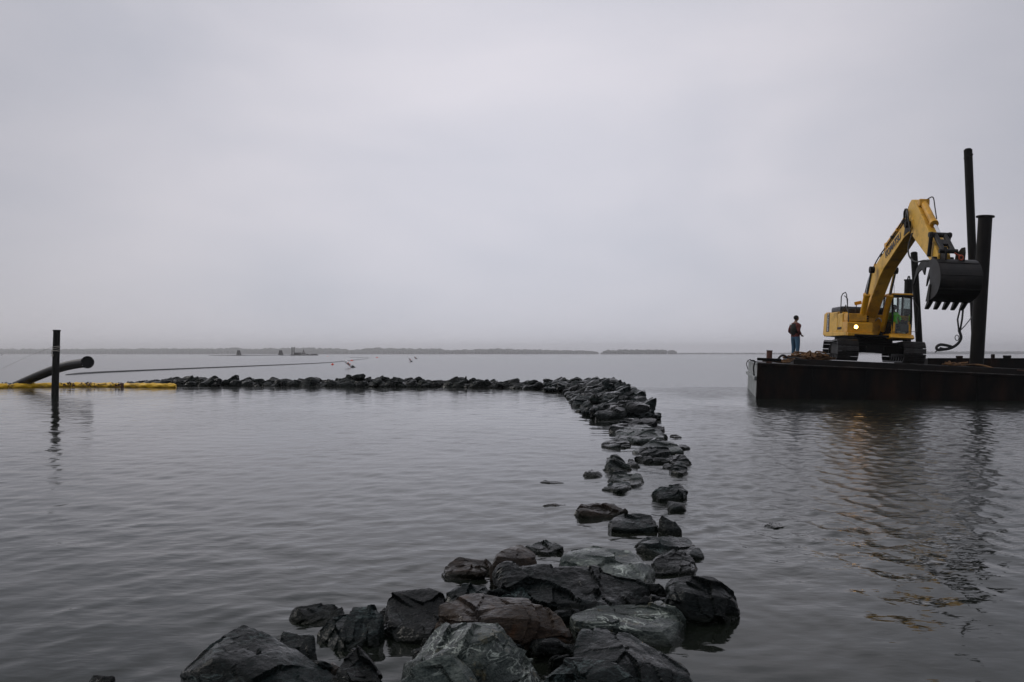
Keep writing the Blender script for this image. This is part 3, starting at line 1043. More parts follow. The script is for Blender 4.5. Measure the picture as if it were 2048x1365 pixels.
s, k = 0.0, 0
TB = plen(BEND)
while s < TB:
    c, d = along(BEND, s)
    f_ = s / TB
    nrm = Vector((-d.y, d.x, 0))
    if nrm.x < 0:
        nrm = -nrm                          # toward the open (right) side
    wide = np.interp(f_, [0, .25, .5, .75, 1], [.8, .98, .85, .5, .32])
    hgt = np.interp(f_, [0, .25, .5, .75, 1], [.28, .42, .38, .28, .18])
    for off in (-1.0, -0.33, 0.35, 1.0):
        big = np.interp(f_, [0, .5, 1], [1.0, .95, .8])
        h3 = (rr_.uniform(0.55, 1.0) * big, rr_.uniform(0.42, 0.62) * big, rr_.uniform(0.16, 0.28) * big)
        p = c + nrm * (off * wide + rr_.uniform(-.15, .15)) + d * rr_.uniform(-.3, .3)
        p.z = hgt * (1 - 0.75 * abs(off) ** 1.5) + rr_.uniform(-.05, .08)
        piled_rock(LB, p, h3, (rr_.uniform(-.2, .45), rr_.uniform(-.55, .05), rr_.uniform(-.5, .5)),
                   rr_.choice(['rock_green', 'rock_green', 'rock_dark', 'rock_far']), GB, 3000 + k * 5 + int(off * 2 + 2), 0.045)
    s += rr_.uniform(1.0, 1.4)
    k += 1
# rubble core under the far stones
cs = []
for path, w_, z_ in ((ARM, 1.0, 0.16), (BEND, 1.1, 0.2)):
    m_ = MB()
    vv, ff = [], []
    for i, p in enumerate(path):
        d = (path[min(i + 1, len(path) - 1)] - path[max(i - 1, 0)]).normalized()
        n_ = Vector((d.y, -d.x, 0))
        fade = min(1, i / 5 + 0.05, (len(path) - 1 - i) / 5 + 0.05)
        for o_, zz in ((-1.3, -0.5), (-0.7, 0.0), (0, z_ * fade), (0.7, 0.0), (1.3, -0.5)):
            vv.append(p + n_ * o_ * w_ + Vector((0, 0, zz)))
    for i in range(len(path) - 1):
        for j in range(4):
            ff.append((i * 5 + j, i * 5 + j + 1, i * 5 + 6 + j, i * 5 + 5 + j))
    m_.add(vv, ff)
    tag(m_.build('rubble_mound', M['rock_dark']), 'rubble core under the breakwater stones', kind='structure')

# ------------------------------------------------------------------ work barge
YAW, TRIM = R(-13.0), R(2.6)
BO = W(1518, 797)
BO.z = 1.42                                   # near left deck corner
BM = Matrix.Translation(BO) @ Euler((0, TRIM, YAW)).to_matrix().to_4x4()


def B(u, v, w=0.0):
    return BM @ Vector((u, v, w))


BE = BM.to_euler()
LEN, WID, PLAT = 19.0, 12.0, 0.22


def place(o, u, v, w, rz=0.0, tilt=None):
    m = BM @ Matrix.Translation((u, v, w)) @ Euler((tilt[0], tilt[1], rz) if tilt else (0, 0, rz)).to_matrix().to_4x4()
    o.matrix_world = m
    return o


barge = thing('deck_barge', 'black rusty flat deck barge carrying the yellow excavator', 'barge')
barge.matrix_world = BM
MB().prism([(0, -0.02), (LEN, -0.02), (LEN, -2.4), (0.9, -2.4), (0.0, -1.9)], 0.02, WID - 0.02, 0.02).build('hull', M['hull'], barge)
MB().box((LEN / 2, WID / 2, -0.012), (LEN - 0.02, WID - 0.02, 0.03)).build('deck', M['deck'], barge)
# near side plates with recessed weld joints
pw = 2.02
n_pl = int(LEN / pw)
for i in range(n_pl):
    r_ = random.Random(i)
    MB().box((0.06 + pw * i + pw / 2, 0.0, -1.14), (pw - 0.035, 0.03 + r_.uniform(-.006, .006), 2.12), None, 0.006).build('hull_plate', M['hull'], barge)
    MB().box((0.06 + pw * i, -0.03, -1.1), (0.035, 0.05, 1.9), None, 0.006).build('stiffener', M['hull'], barge)
MB().box((LEN / 2, -0.035, -0.045), (LEN, 0.09, 0.06), None, 0.012).build('rub_rail', M['hull'], barge)
MB().box((LEN / 2, 0.02, 0.012), (LEN, 0.07, 0.018), None, 0.004).build('deck_edge', M['deck_edge'], barge)
# pale scuffed end
npl = 8
for i in range(npl):
    r_ = random.Random(40 + i)
    w_ = WID / npl
    MB().box((-0.02, w_ * (i + .5), -1.02), (0.05 + r_.uniform(-.01, .01), w_ - 0.06, 1.9), None, 0.01).build('end_plank', M['hull_pale'], barge)
MB().box((-0.09, WID / 2, -0.62), (0.12, WID - 0.1, 0.16), None, 0.02).build('end_fender', M['hull_pale'], barge)
MB().box((-0.05, WID / 2, -0.03), (0.10, WID, 0.06), None, 0.015).build('end_rail', M['hull_pale'], barge)
MB().box((0.0, 0.0, -1.0), (0.12, 0.12, 2.05), None, 0.03).build('corner_post', M['hull'], barge)
# raised work platform along the deck
MB().box((6.2, 4.0, PLAT / 2), (9.6, 6.8, PLAT), None, 0.02).build('work_platform', M['deck'], barge)
for i in range(16):
    MB().box((1.75 + 0.59 * i, 4.0, PLAT + 0.008), (0.56, 6.78, 0.02), None, 0.004).build('platform_plank', M['deck'], barge)
MB().box((0.42, 0.5, 0.16), (0.95, 0.26, 0.12), None, 0.02).build('bitt_beam', M['hull'], barge)
MB().tube([(0.42, 0.5, 0.0), (0.42, 0.5, 0.52)], 0.115, 14).box((0.42, 0.5, 0.53), (0.25, 0.25, 0.02)).build('bitt_post', M['rust'], barge)
MB().tube(smooth_path([(-0.12, 9.8, -0.42), (-0.2, 9.8, -0.15), (-0.14, 9.8, 0.02), (0.0, 9.8, 0.10)], 5), 0.02, 8).build('end_hook', M['hull'], barge)
MB().tube(smooth_path([(-0.12, 1.1, -0.55), (-0.16, 1.1, -0.2), (-0.12, 1.1, 0.06), (-0.3, 1.1, 0.08)], 5), 0.03, 8).build('end_bracket', M['hull'], barge)

# second barge moored beyond, its side showing to the right
b2 = thing('moored_barge', 'dark barge side showing behind the deck at the right edge', 'barge')
q0 = P(1856, 718, 44.5)
b2.matrix_world = Matrix.Translation((q0.x, q0.y, 0)) @ Euler((0, 0, R(-9))).to_matrix().to_4x4()
zt = q0.z
MB().box((9, 3.2, zt / 2 - 0.4), (18, 6.4, zt + 0.8), None, 0.03).build('hull', M['hull'], b2)
MB().box((9, 0.05, zt + 0.01), (18, 0.14, 0.05), None, 0.01).build('deck_rail', M['hull'], b2)
for i, (xx, ww, hh) in enumerate(((1.55, .26, .10), (3.1, .12, .18), (3.75, .3, .12), (5.0, .2, .08))):
    MB().box((xx, 0.3, zt + hh / 2 + .02), (ww, 0.25, hh), None, 0.03).tube([(xx - ww * .6, .3, zt + hh), (xx + ww * .6, .3, zt + hh)], .05, 8).build('cleat', M['hull'], b2)
for i in range(9):
    MB().box((0.9 + 2.0 * i, -0.02, zt / 2), (0.05, 0.06, zt), None, 0.01).build('stiffener', M['hull'], b2)

# ------------------------------------------------------------------ spuds (mooring piles)
def lean_pile(name, label, top, bot, r, mat, extras=None):
    ax = top - bot
    t_ = thing(name, label, 'pile', bot, ax.to_track_quat('Z', 'Y').to_euler(), 'dark steel spud piles standing through the barge')
    l_ = ax.length
    MB().tube([(0, 0, 0), (0, 0, l_)], r, 20).build('shaft', mat, t_)
    if extras:
        extras(t_, l_)
    return t_


def ex_tall(t_, l_):
    MB().tube([(0, 0, l_), (0, 0, l_ + .06)], [.17, .13], 18).build('rounded_cap', M['pile'], t_)
    MB().tube([(-.36, 0, l_ - .36), (.38, 0, l_ - .32)], .06, 10).build('cross_pin', M['pile'], t_)


def ex_near(t_, l_):
    MB().tube([(0, 0, l_), (0, 0, l_ + .05)], .37, 24).build('top_flange', M['pile'], t_)
    MB().tube([(0.2, -0.1, 3.0 * l_ / 6.6), (0.40, -0.14, 3.0 * l_ / 6.6)], .07, 10).build('side_lug', M['pile'], t_)
    MB().tube([(0, 0, 0.0), (0, 0, .35)], .38, 20).build('spud_collar', M['hull'], t_)


def ex_short(t_, l_):
    MB().tube([(0, 0, l_), (0, 0, l_ + .05)], [.16, .10], 16).build('rounded_cap', M['pile'], t_)
    MB().tube([(-.2, 0, l_ - .25), (-.1, 0, l_ - .25)], .03, 8).build('pin', M['pile'], t_)


def ex_behind(t_, l_):
    MB().tube([(0, 0, l_), (0, 0, l_ + .06)], .23, 18).build('cap_plate', M['pile'], t_)
    MB().tube(smooth_path([(-.13, 0, l_ + .05), (-.07, 0, l_ + .2), (.07, 0, l_ + .2), (.13, 0, l_ + .05)], 5), .035, 8).build('lifting_eye', M['pile'], t_)


lean_pile('spud_pile', 'tallest thin dark pile with a cross pin, left of the flanged pile', P(1936, 300, 45), P(1954, 742, 45), .20, M['pile'], ex_tall)
lean_pile('spud_pile', 'thick dark pile with a flat flanged top right of the bucket', P(1970.5, 435, 39), P(1952, 745, 39), .285, M['pile'], ex_near)
lean_pile('spud_pile', 'short thin dark pile beside the cab, in front of the sky', P(1828, 506, 44.2), P(1841, 732, 44.2), .16, M['pile'], ex_short)
lean_pile('spud_pile', 'stubby dark pile head showing just above the cab roof', P(1817.5, 562, 45.5), P(1812, 732, 45.5), .20, M['pile'], ex_behind)

# ------------------------------------------------------------------ excavator  (x forward, y operator's left, z up)
fwd = Vector((-0.085, -1.0))
HEAD = math.atan2(fwd.y, fwd.x)
EC = Vector((15.72, 39.5))
rel = Vector((EC.x - BO.x, EC.y - BO.y))
u_ = rel.x * math.cos(YAW) + rel.y * math.sin(YAW)
v_ = -rel.x * math.sin(YAW) + rel.y * math.cos(YAW)
ex = thing('excavator', 'yellow crawler excavator on the barge with raised boom and black bucket', 'excavator')
place(ex, u_, v_, PLAT + 0.02, HEAD - YAW)
TA_ = math.atan2(-0.978, -0.21) - HEAD           # undercarriage swung relative to the house
RT = Euler((0, 0, TA_)).to_matrix()

# undercarriage
uc = MB()
uc.box((0, 0, 0.62), (1.9, 1.9, 0.42), None, 0.06).box((0, 0, 0.9), (1.5, 1.5, 0.3), None, 0.08)
for sy in (-1, 1):
    uc.box((0.75, sy * 0.8, 0.55), (0.5, 1.0, 0.3), Euler((0, 0, sy * 0.25)).to_matrix(), 0.04)
    uc.box((-0.75, sy * 0.8, 0.55), (0.5, 1.0, 0.3), Euler((0, 0, -sy * 0.25)).to_matrix(), 0.04)
o = uc.tube([(0, 0, 1.0), (0, 0, 1.22)], 0.72, 28).build('car_body', M['black_steel'], ex)
o.rotation_euler = (0, 0, TA_)
shoe = MB()
shoe.box((0, 0, 0), (0.205, 0.84, 0.03), None, 0.004)
for gx in (-0.07, 0.0, 0.07):
    shoe.box((gx, 0, 0.032), (0.018, 0.84, 0.036), None, 0.004)
shoe.box((0, 0, -0.05), (0.17, 0.22, 0.08), None, 0.01)
shoe_me = shoe.mesh('track_shoe')
shoe_me.materials.append(M['track_steel'])
LT, RW = 2.02, 0.40                              # half wheelbase, wheel radius
zc = RW + 0.07
for sy in (-1, 1):
    tf = MB()
    tf.box((0, sy * 1.3, zc + 0.02), (3.3, 0.34, 0.40), None, 0.05)
    tf.prism([(-1.6, zc + .15), (-1.2, zc + .3), (1.2, zc + .3), (1.6, zc + .15)], sy * 1.3 - .17, sy * 1.3 + .17, 0.02)
    fr = tf.build('track_frame', M['black_steel'], ex)
    fr.rotation_euler = (0, 0, TA_)
    for wx, nm in ((LT, 'idler'), (-LT, 'sprocket')):
        MB().tube([(wx, sy * 1.3 - .09, zc), (wx, sy * 1.3 + .09, zc)], RW - .03, 24).tube([(wx, sy * 1.3 - .2, zc), (wx, sy * 1.3 + .2, zc)], .16, 14).build(nm, M['black_steel'], fr)
    for k in range(7):
        rx = -1.55 + k * 0.517
        MB().tube([(rx, sy * 1.3 - .15, 0.2), (rx, sy * 1.3 + .15, 0.2)], .12, 14).build('roller', M['black_steel'], fr)
    for rx in (-.7, .8):
        MB().tube([(rx, sy * 1.3 - .12, zc + .27), (rx, sy * 1.3 + .12, zc + .27)], .08, 12).build('carrier_roller', M['black_steel'], fr)
    per = 4 * LT + 2 * math.pi * RW
    ns = 46
    for k in range(ns):
        s = per * k / ns
        if s < 2 * LT:
            x, z, a = -LT + s, zc + RW, 0.0
            z -= 0.05 * math.sin(math.pi * s / (2 * LT)) ** 2
        elif s < 2 * LT + math.pi * RW:
            a = (s - 2 * LT) / RW
            x, z = LT + RW * math.sin(a), zc + RW * math.cos(a)
        elif s < 4 * LT + math.pi * RW:
            x, z, a = LT - (s - 2 * LT - math.pi * RW), zc - RW, math.pi
        else:
            a = math.pi + (s - 4 * LT - math.pi * RW) / RW
            x, z = -LT + RW * math.sin(a), zc + RW * math.cos(a)
        so = link('track_shoe', shoe_me, None, fr)
        so.location = (x, sy * 1.3, z)
        so.rotation_euler = (0, a, 0)

# house (upper structure)
MB().prism([(-2.0, 1.22), (1.75, 1.22), (1.75, 1.30), (-2.0, 1.30)], -1.2, 1.2, 0.01).box((-0.3, 0, 1.2), (3.4, 2.1, 0.16), None, 0.03).build('revolving_frame', M['black_steel'], ex)
# counterweight: rounded rear block
bm = bmesh.new()
outl = [(-1.9, -1.46), (-2.6, -1.44), (-2.95, -1.22), (-3.2, -.7), (-3.28, 0), (-3.2, .7), (-2.95, 1.22), (-2.6, 1.44), (-1.9, 1.46)]
lo_ = [bm.verts.new((x, y, 1.25)) for x, y in outl]
hi_ = [bm.verts.new((x * 0.985, y * 0.985, 2.35)) for x, y in outl]
bm.faces.new(list(reversed(lo_)))
bm.faces.new(hi_)
for i in range(len(outl)):
    j = (i + 1) % len(outl)
    bm.faces.new((lo_[i], lo_[j], hi_[j], hi_[i]))
bmesh.ops.recalc_face_normals(bm, faces=bm.faces)
bmesh.ops.bevel(bm, geom=bm.edges[:], offset=0.06, segments=3, affect='EDGES')
MB().bm(bm).build('counterweight', M['yellow_lit'], ex)
# right side body: engine side doors, side light painted in as a paler yellow
MB().box((-1.0, -1.20, 1.85), (1.75, 0.52, 0.92), None, 0.05).build('engine_door', M['yellow_lit'], ex)
MB().box((0.30, -1.18, 1.80), (0.80, 0.56, 0.84), None, 0.05).build('tank_side', M['yellow_lit'], ex)
MB().prism([(-1.95, 1.24), (1.45, 1.24), (1.45, 1.38), (-1.95, 1.44)], -1.49, -0.45, 0.02).build('side_skirt', M['yellow_lit'], ex)
MB().box((-0.55, 0.35, 1.75), (2.6, 2.0, 0.9), None, 0.05).build('machinery_body', M['yellow'], ex)
MB().box((-1.05, -0.25, 2.42), (1.6, 2.1, 0.30), None, 0.10).build('engine_hood', M['navy'], ex)
# front right tool box, step and lit lamp
MB().box((1.02, -1.02, 2.02), (0.62, 0.80, 0.34), None, 0.04).build('fuel_tank', M['yellow'], ex)
tb = MB().prism([(0.7, 1.38), (1.50, 1.38), (1.50, 1.78), (1.3, 1.84), (0.7, 1.84)], -1.46, -0.42, 0.03).build('tool_box', M['yellow'], ex)
MB().box((1.40, -0.94, 1.30), (0.50, 1.06, 0.15), None, 0.03).build('front_step', M['yellow'], ex)
lp = MB().tube([(1.50, -1.12, 1.61), (1.56, -1.12, 1.61)], .10, 20).build('lamp_housing', M['black_steel'], ex)
MB().tube([(1.561, -1.12, 1.61), (1.575, -1.12, 1.61)], [.08, .07], 20).build('lamp_lens', M['lamp'], lp)
for k in range(5):
    MB().box((0.72, -0.46 + 0.0 * k, 1.9 + k * .1), (0.3, 0.12, 0.05), None, 0.01).build('valve_block', M['black_steel'], ex)
# handrail and mirrors
MB().tube([(0.15, -1.40, 2.20), (0.15, -1.40, 2.95), (0.28, -1.38, 3.08), (0.62, -1.36, 3.12), (0.80, -1.36, 3.02), (1.10, -1.34, 2.20)], .022, 8).build('handrail', M['rubber'], ex)
MB().tube([(0.3, -1.42, 2.2), (0.9, -1.40, 2.55), (1.30, -1.38, 2.2), (1.46, -1.42, 1.45)], .022, 8).build('grab_rail', M['rubber'], ex)
mr = MB().tube([(1.05, -1.36, 2.3), (1.05, -1.38, 2.82), (0.98, -1.5, 2.95)], .02, 8).build('mirror_arm', M['rubber'], ex)
MB().box((1.12, -1.22, 2.18), (0.06, 0.30, 0.42), Euler((0, 0.15, 0.3)).to_matrix(), 0.025).build('mirror', M['rubber'], mr)
mr2 = MB().tube([(0.9, -1.0, 2.2), (0.9, -0.95, 2.6)], .02, 8).build('mirror_arm', M['rubber'], ex)
MB().box((0.92, -0.90, 2.66), (0.07, 0.32, 0.15), Euler((0.25, 0, 0.2)).to_matrix(), 0.03).build('mirror', M['yellow'], mr2)
MB().tube([(-1.7, -1.2, 2.3), (-1.7, -1.2, 2.42)], .09, 12).build('filler_cap', M['yellow'], ex)
# cab
CX0, CX1, CY0, CY1, CZ0, CZ1 = -0.05, 1.72, 0.28, 1.10, 1.34, 3.02
MB().box(((CX0 + CX1) / 2, (CY0 + CY1) / 2, CZ0 + .03), (CX1 - CX0, CY1 - CY0, 0.06), None, 0.015).build('cab_floor', M['yellow'], ex)
MB().prism([(0.3, 1.16), (1.78, 1.16), (1.95, 1.22), (1.78, 1.36), (0.3, 1.36)], CY0 - .1, CY1 + .06, 0.02).build('cab_step', M['yellow'], ex)
rf = MB().box(((CX0 + CX1) / 2 - .03, (CY0 + CY1) / 2, CZ1 + .03), (CX1 - CX0 - .02, CY1 - CY0 + .03, 0.09), None, 0.035).build('cab_roof', M['yellow'], ex)
cf = MB()
for (x0, x1, lean) in ((CX0, CX0, 0), (0.55, 0.55, 0), (CX1, CX1 - .12, 0)):
    for yy in (CY0 + .03, CY1 - .03):
        cf.tube([(x0 if x0 < 1 else x0 - .04, yy, CZ0), (x0 if x0 < 1 else x0 - .02, yy, 2.1), (x1 if x0 < 1 else x1 - .02, yy, CZ1)], .045, 8)
cf.tube([(CX1 - .05, CY0, 2.98), (CX1 - .05, CY1, 2.98)], .05, 8)
fo = cf.build('cab_frame', M['black_steel'], ex)
MB().box((0.22, CY1 - .02, 1.68), (0.55, 0.05, 0.62), None, 0.015).box((1.0, CY1 - .02, 1.62), (0.62, 0.05, 0.5), None, 0.015).build('cab_door', M['yellow'], ex)
MB().box((0.68, CY1 - .055, 1.66), (1.35, 0.02, 0.6), None, 0.005).build('door_lining', M['interior'], ex)
MB().box((CX0 + .02, (CY0 + CY1) / 2, 1.8), (0.05, CY1 - CY0, 0.85), None, 0.015).build('cab_back', M['black_steel'], ex)
MB().box((1.70, CY0 + .07, 1.62), (0.05, 0.15, 0.52), None, 0.01).box((1.70, CY1 - .06, 1.58), (0.05, 0.12, 0.46), None, 0.01).build('front_corner_panel', M['yellow'], ex)
MB().box((0.7, CY0 + .02, 1.62), (1.5, 0.04, 0.52), None, 0.01).build('cab_side_panel', M['black_steel'], ex)


def pane(pts, nm='window_pane'):
    m_ = MB()
    a, b_, c_, d_ = [Vector(p) for p in pts]
    n_ = (b_ - a).cross(d_ - a).normalized() * 0.006
    m_.add([a - n_, b_ - n_, c_ - n_, d_ - n_, a + n_, b_ + n_, c_ + n_, d_ + n_],
           [(0, 3, 2, 1), (4, 5, 6, 7), (0, 1, 5, 4), (1, 2, 6, 5), (2, 3, 7, 6), (3, 0, 4, 7)])
    return m_.build(nm, M['glass'], ex)


pane([(CX1 - .02, CY0 + .05, 2.16), (CX1 - .02, CY1 - .05, 2.16), (CX1 - .12, CY1 - .05, 2.98), (CX1 - .12, CY0 + .05, 2.98)])
pane([(CX1 - .0, CY0 + .15, 1.42), (CX1 - .0, CY1 - .12, 1.42), (CX1 - .02, CY1 - .12, 2.13), (CX1 - .02, CY0 + .15, 2.13)])
for yy in (CY0 + .02, CY1 - .02):
    pane([(0.6, yy, 1.92), (CX1 - .1, yy, 1.92), (CX1 - .15, yy, 2.97), (0.6, yy, 2.97)])
    pane([(CX0 + .05, yy, 2.02), (0.52, yy, 2.02), (0.52, yy, 2.97), (CX0 + .05, yy, 2.97)])
pane([(CX0 + .02, CY0 + .06, 2.26), (CX0 + .02, CY1 - .06, 2.26), (CX0 + .02, CY1 - .06, 2.94), (CX0 + .02, CY0 + .06, 2.94)])
MB().tube([(CX1 + .01, CY0 + .02, 1.45), (CX1 + .25, CY1 + .12, 1.5), (CX1 + .25, CY1 + .14, 2.5), (CX1 - .1, CY1 + .02, 2.9)], .014, 6).build('side_rail', M['rubber'], ex)
MB().tube([(0.9, 0.6, 3.06), (0.95, 0.56, 3.5)], .008, 6).build('antenna', M['rubber'], ex)
st = MB().box((0.55, 0.72, 1.58), (0.48, 0.5, 0.14), None, 0.05).build('seat', M['interior'], ex)
MB().box((0.34, 0.72, 1.98), (0.12, 0.48, 0.7), Euler((0, -0.1, 0)).to_matrix(), 0.05).build('backrest', M['interior'], st)
for yy in (0.43, 0.96):
    MB().box((0.72, yy, 1.78), (0.5, 0.14, 0.28), None, 0.03).tube([(0.85, yy, 1.9), (0.9, yy, 2.1)], .02, 8).build('console', M['interior'], ex)
MB().box((1.5, 0.88, 1.62), (0.12, 0.32, 0.34), None, 0.02).build('monitor', M['grey_cloth'], ex)
MB().box((1.52, 0.74, 1.46), (0.2, 0.34, 0.08), Euler((0, 0.2, 0.5)).to_matrix(), 0.035).build('floor_mat', M['paper'], ex)
for yy in (0.62, 0.86):
    MB().box((1.35, yy, 1.44), (0.2, 0.09, 0.03), Euler((0, -0.5, 0)).to_matrix(), 0.008).tube([(1.4, yy, 1.45), (1.44, yy, 1.75)], .012, 6).build('pedal', M['rubber'], ex)

# boom
BY = -0.30
boom = MB().prism([(-0.05, 2.05), (0.25, 2.55), (1.08, 3.60), (1.60, 4.04), (2.2, 4.35), (2.95, 4.63), (5.45, 5.60), (5.85, 5.70), (6.08, 5.52), (6.08, 5.25), (5.85, 5.08), (5.3, 4.98), (3.0, 3.96), (2.5, 3.64), (1.9, 3.12), (0.45, 1.78), (0.15, 1.62), (-0.05, 1.75)], BY - .25, BY + .25, 0.03).build('boom', M['yellow_lit'], ex)
MB().tube([(0.18, BY - .45, 1.9), (0.18, BY + .45, 1.9)], .11, 16).build('foot_pin', M['black_steel'], boom)
MB().tube([(5.83, BY - .42, 5.38), (5.83, BY + .42, 5.38)], .13, 16).build('arm_pin', M['black_steel'], boom)
for sy in (-1, 1):
    MB().box((0.2, BY + sy * .36, 1.65), (0.8, 0.08, 0.9), None, 0.03).build('boom_bracket', M['yellow'], ex)
# dark guard plate on the boom tip
MB().prism([(5.25, 5.02), (5.95, 5.16), (5.75, 5.62), (5.45, 5.60)], BY - .265, BY - .252, 0.004).build('tip_plate', M['black_steel'], boom)
# boom cylinders
for sy in (-1, 1):
    yy = BY + sy * 0.47
    a, b_ = Vector((0.82, yy, 1.42)), Vector((2.22, yy, 3.98))
    d_ = (b_ - a).normalized()
    cyl = MB().tube([a, a + d_ * 1.78], .125, 18).tube([a + d_ * 1.70, a + d_ * 1.80], .145, 18).build('boom_cylinder', M['yellow'], ex)
    MB().tube([a + d_ * 1.8, b_], .062, 14).build('cylinder_rod', M['chrome'], cyl)
    MB().tube([b_ - Vector((0, .09, 0)), b_ + Vector((0, .09, 0))], .14, 16).build('rod_end', M['black_steel'], cyl)
    MB().tube([a - Vector((0, .1, 0)), a + Vector((0, .1, 0))], .16, 16).build('cylinder_foot', M['black_steel'], cyl)
    MB().tube(smooth_path([a + Vector((.15, -.05 * sy, .35)), a + Vector((.30, -.12 * sy, .5)), a + Vector((.22, -.22 * sy, .62)), a + Vector((-.1, -.26 * sy, .5)), a + Vector((-.35, -.24 * sy, .3))], 5), .028, 8).build('hose', M['rope_pale'], cyl)
# arm cylinder above the boom
a, b_ = Vector((2.75, BY, 4.98)), Vector((5.52, BY, 6.02))
d_ = (b_ - a).normalized()
cyl = MB().tube([a, a + d_ * 2.15], .135, 18).tube([a + d_ * 2.06, a + d_ * 2.18], .155, 18).build('arm_cylinder', M['yellow'], ex)
MB().tube([a + d_ * 2.15, b_], .065, 14).build('cylinder_rod', M['chrome'], cyl)
MB().tube([b_ - Vector((0, .2, 0)), b_ + Vector((0, .2, 0))], .12, 14).build('rod_end', M['black_steel'], cyl)
MB().box(a - Vector((0, 0, .12)), (0.3, 0.3, 0.4), None, 0.04).build('cylinder_bracket', M['yellow'], cyl)
# hydraulic lines on the boom
for k, (yo, rr0) in enumerate(((-.20, .026), (-.10, .022), (.08, .024), (.18, .026))):
    off = 0.05 + 0.03 * (k % 2)
    MB().tube(smooth_path([(0.35, BY + yo, 2.9), (0.90, BY + yo, 3.62 + off), (1.5, BY + yo, 4.10 + off), (2.15, BY + yo, 4.46 + off), (3.2, BY + yo, 4.88 + off), (4.4, BY + yo, 5.40 + off), (5.2, BY + yo, 5.72 + off), (5.6, BY + yo, 5.66)], 5), rr0, 8).build('hydraulic_line', M['rubber'], boom)
for k, (xx, zz) in enumerate(((1.2, 3.82), (1.75, 4.24), (2.5, 4.58), (3.1, 4.84), (3.7, 5.18), (4.3, 5.40), (4.9, 5.62))):
    MB().box((xx, BY, zz - .02), (0.07, 0.5, 0.12), Euler((0, -0.36, 0)).to_matrix(), 0.01).build('line_clamp', M['yellow'] if k % 2 else M['rubber'], boom)
MB().tube(smooth_path([(5.35, BY - .3, 5.55), (5.5, BY - .36, 5.9), (5.75, BY - .34, 5.95), (5.95, BY - .34, 5.5), (6.15, BY - .33, 5.05)], 5), .03, 8).tube(smooth_path([(5.3, BY - .28, 5.7), (5.5, BY - .33, 6.0), (5.65, BY - .33, 5.75), (5.7, BY - .33, 5.4)], 5), .03, 8).build('tip_hose', M['rubber'], boom)
MB().tube(smooth_path([(6.3, BY - .30, 5.0), (6.3, BY - .42, 4.5), (6.55, BY - .46, 4.1), (7.1, BY - .42, 3.85), (7.6, BY - .3, 3.85), (7.85, BY - .2, 3.8)], 6), .03, 8).build('thumb_hose', M['rubber'], ex)
# arm
arm = MB().prism([(5.38, 5.95), (5.55, 6.22), (5.78, 6.32), (6.05, 6.28), (6.55, 5.86), (8.42, 4.18), (8.62, 3.95), (8.60, 3.72), (8.40, 3.64), (8.05, 3.74), (6.35, 4.72), (5.95, 4.98), (5.62, 5.20), (5.50, 5.5)], BY - .21, BY + .21, 0.03).build('arm', M['yellow_lit'], ex)
for sy in (-1, 1):
    MB().tube([(5.83, BY + sy * .232, 5.38), (5.83, BY + sy * .25, 5.38)], .2, 18).build('pin_boss', M['yellow'], arm)
# bucket cylinder on the arm
a, b_ = Vector((6.45, BY, 6.10)), Vector((8.05, BY, 4.78))
d_ = (b_ - a).normalized()
cyl = MB().tube([a, a + d_ * 1.45], .125, 18).tube([a + d_ * 1.38, a + d_ * 1.48], .15, 18).build('bucket_cylinder', M['yellow'], ex)
MB().tube([a + d_ * 1.46, b_ + d_ * .12], .06, 14).build('cylinder_rod', M['chrome'], cyl)
MB().box(a, (0.26, 0.36, 0.26), None, 0.04).build('cylinder_bracket', M['yellow'], cyl)
MB().tube(smooth_path([a + Vector((0.1, .1, .12)), a + Vector((.35, .2, .15)), a + Vector((.7, .16, -.3)), a + d_ * 1.3 + Vector((0, .12, .1))], 5), .022, 8).build('hose', M['rubber'], cyl)
# linkage
lk = MB()
for sy in (-1, 1):
    lk.tube([(8.02, BY + sy * .30, 3.95), (8.18, BY + sy * .30, 4.70)], .07, 10)
    lk.tube([(8.16, BY + sy * .16, 4.70), (8.95, BY + sy * .16, 4.05)], .085, 10)
    lk.box((8.16, BY + sy * .30, 4.68), (0.24, 0.1, 0.24), None, 0.05)
lk.tube([(8.16, BY - .38, 4.70), (8.16, BY + .38, 4.70)], .09, 14)
lk.tube([(8.95, BY - .3, 4.05), (8.95, BY + .3, 4.05)], .08, 14)
lk.tube([(8.5, BY - .34, 3.82), (8.5, BY + .34, 3.82)], .085, 14).box((8.55, BY, 4.38), (0.3, 0.26, 0.1), Euler((0, .7, 0)).to_matrix(), .02)
lk.build('bucket_link', M['bucket_steel'], ex)
# bucket: convex shell toward the viewer, teeth hanging down
KY = BY + 0.10
HW = 0.66
out_ = [(8.36, 3.66), (8.62, 3.72), (8.92, 3.68), (9.20, 3.52), (9.40, 3.25), (9.48, 2.92), (9.42, 2.60), (9.22, 2.34), (8.90, 2.18), (8.52, 2.10), (8.30, 2.10)]
outer = smooth_path([(x, 0, z) for x, z in out_], 3)
bk = MB()
v2, f2 = [], []
for p in outer:
    nv = Vector((p.x - 8.75, 0, p.z - 2.95)).normalized() * -0.05
    v2 += [(p.x, KY - HW, p.z), (p.x, KY + HW, p.z), (p.x + nv.x, KY + HW, p.z + nv.z), (p.x + nv.x, KY - HW, p.z + nv.z)]
n_ = len(outer)
for i in range(n_ - 1):
    for j in range(4):
        j2 = (j + 1) % 4
        f2.append((i * 4 + j, i * 4 + j2, i * 4 + 4 + j2, i * 4 + 4 + j))
f2 += [(3, 2, 1, 0), tuple((n_ - 1) * 4 + j for j in range(4))]
bk.add(v2, f2, False)
bucket = bk.build('bucket', M['bucket_steel'], ex)
side = [(p.x, p.z) for p in outer] + [(8.36, 2.35), (8.50, 2.75), (8.52, 3.15), (8.42, 3.5)]
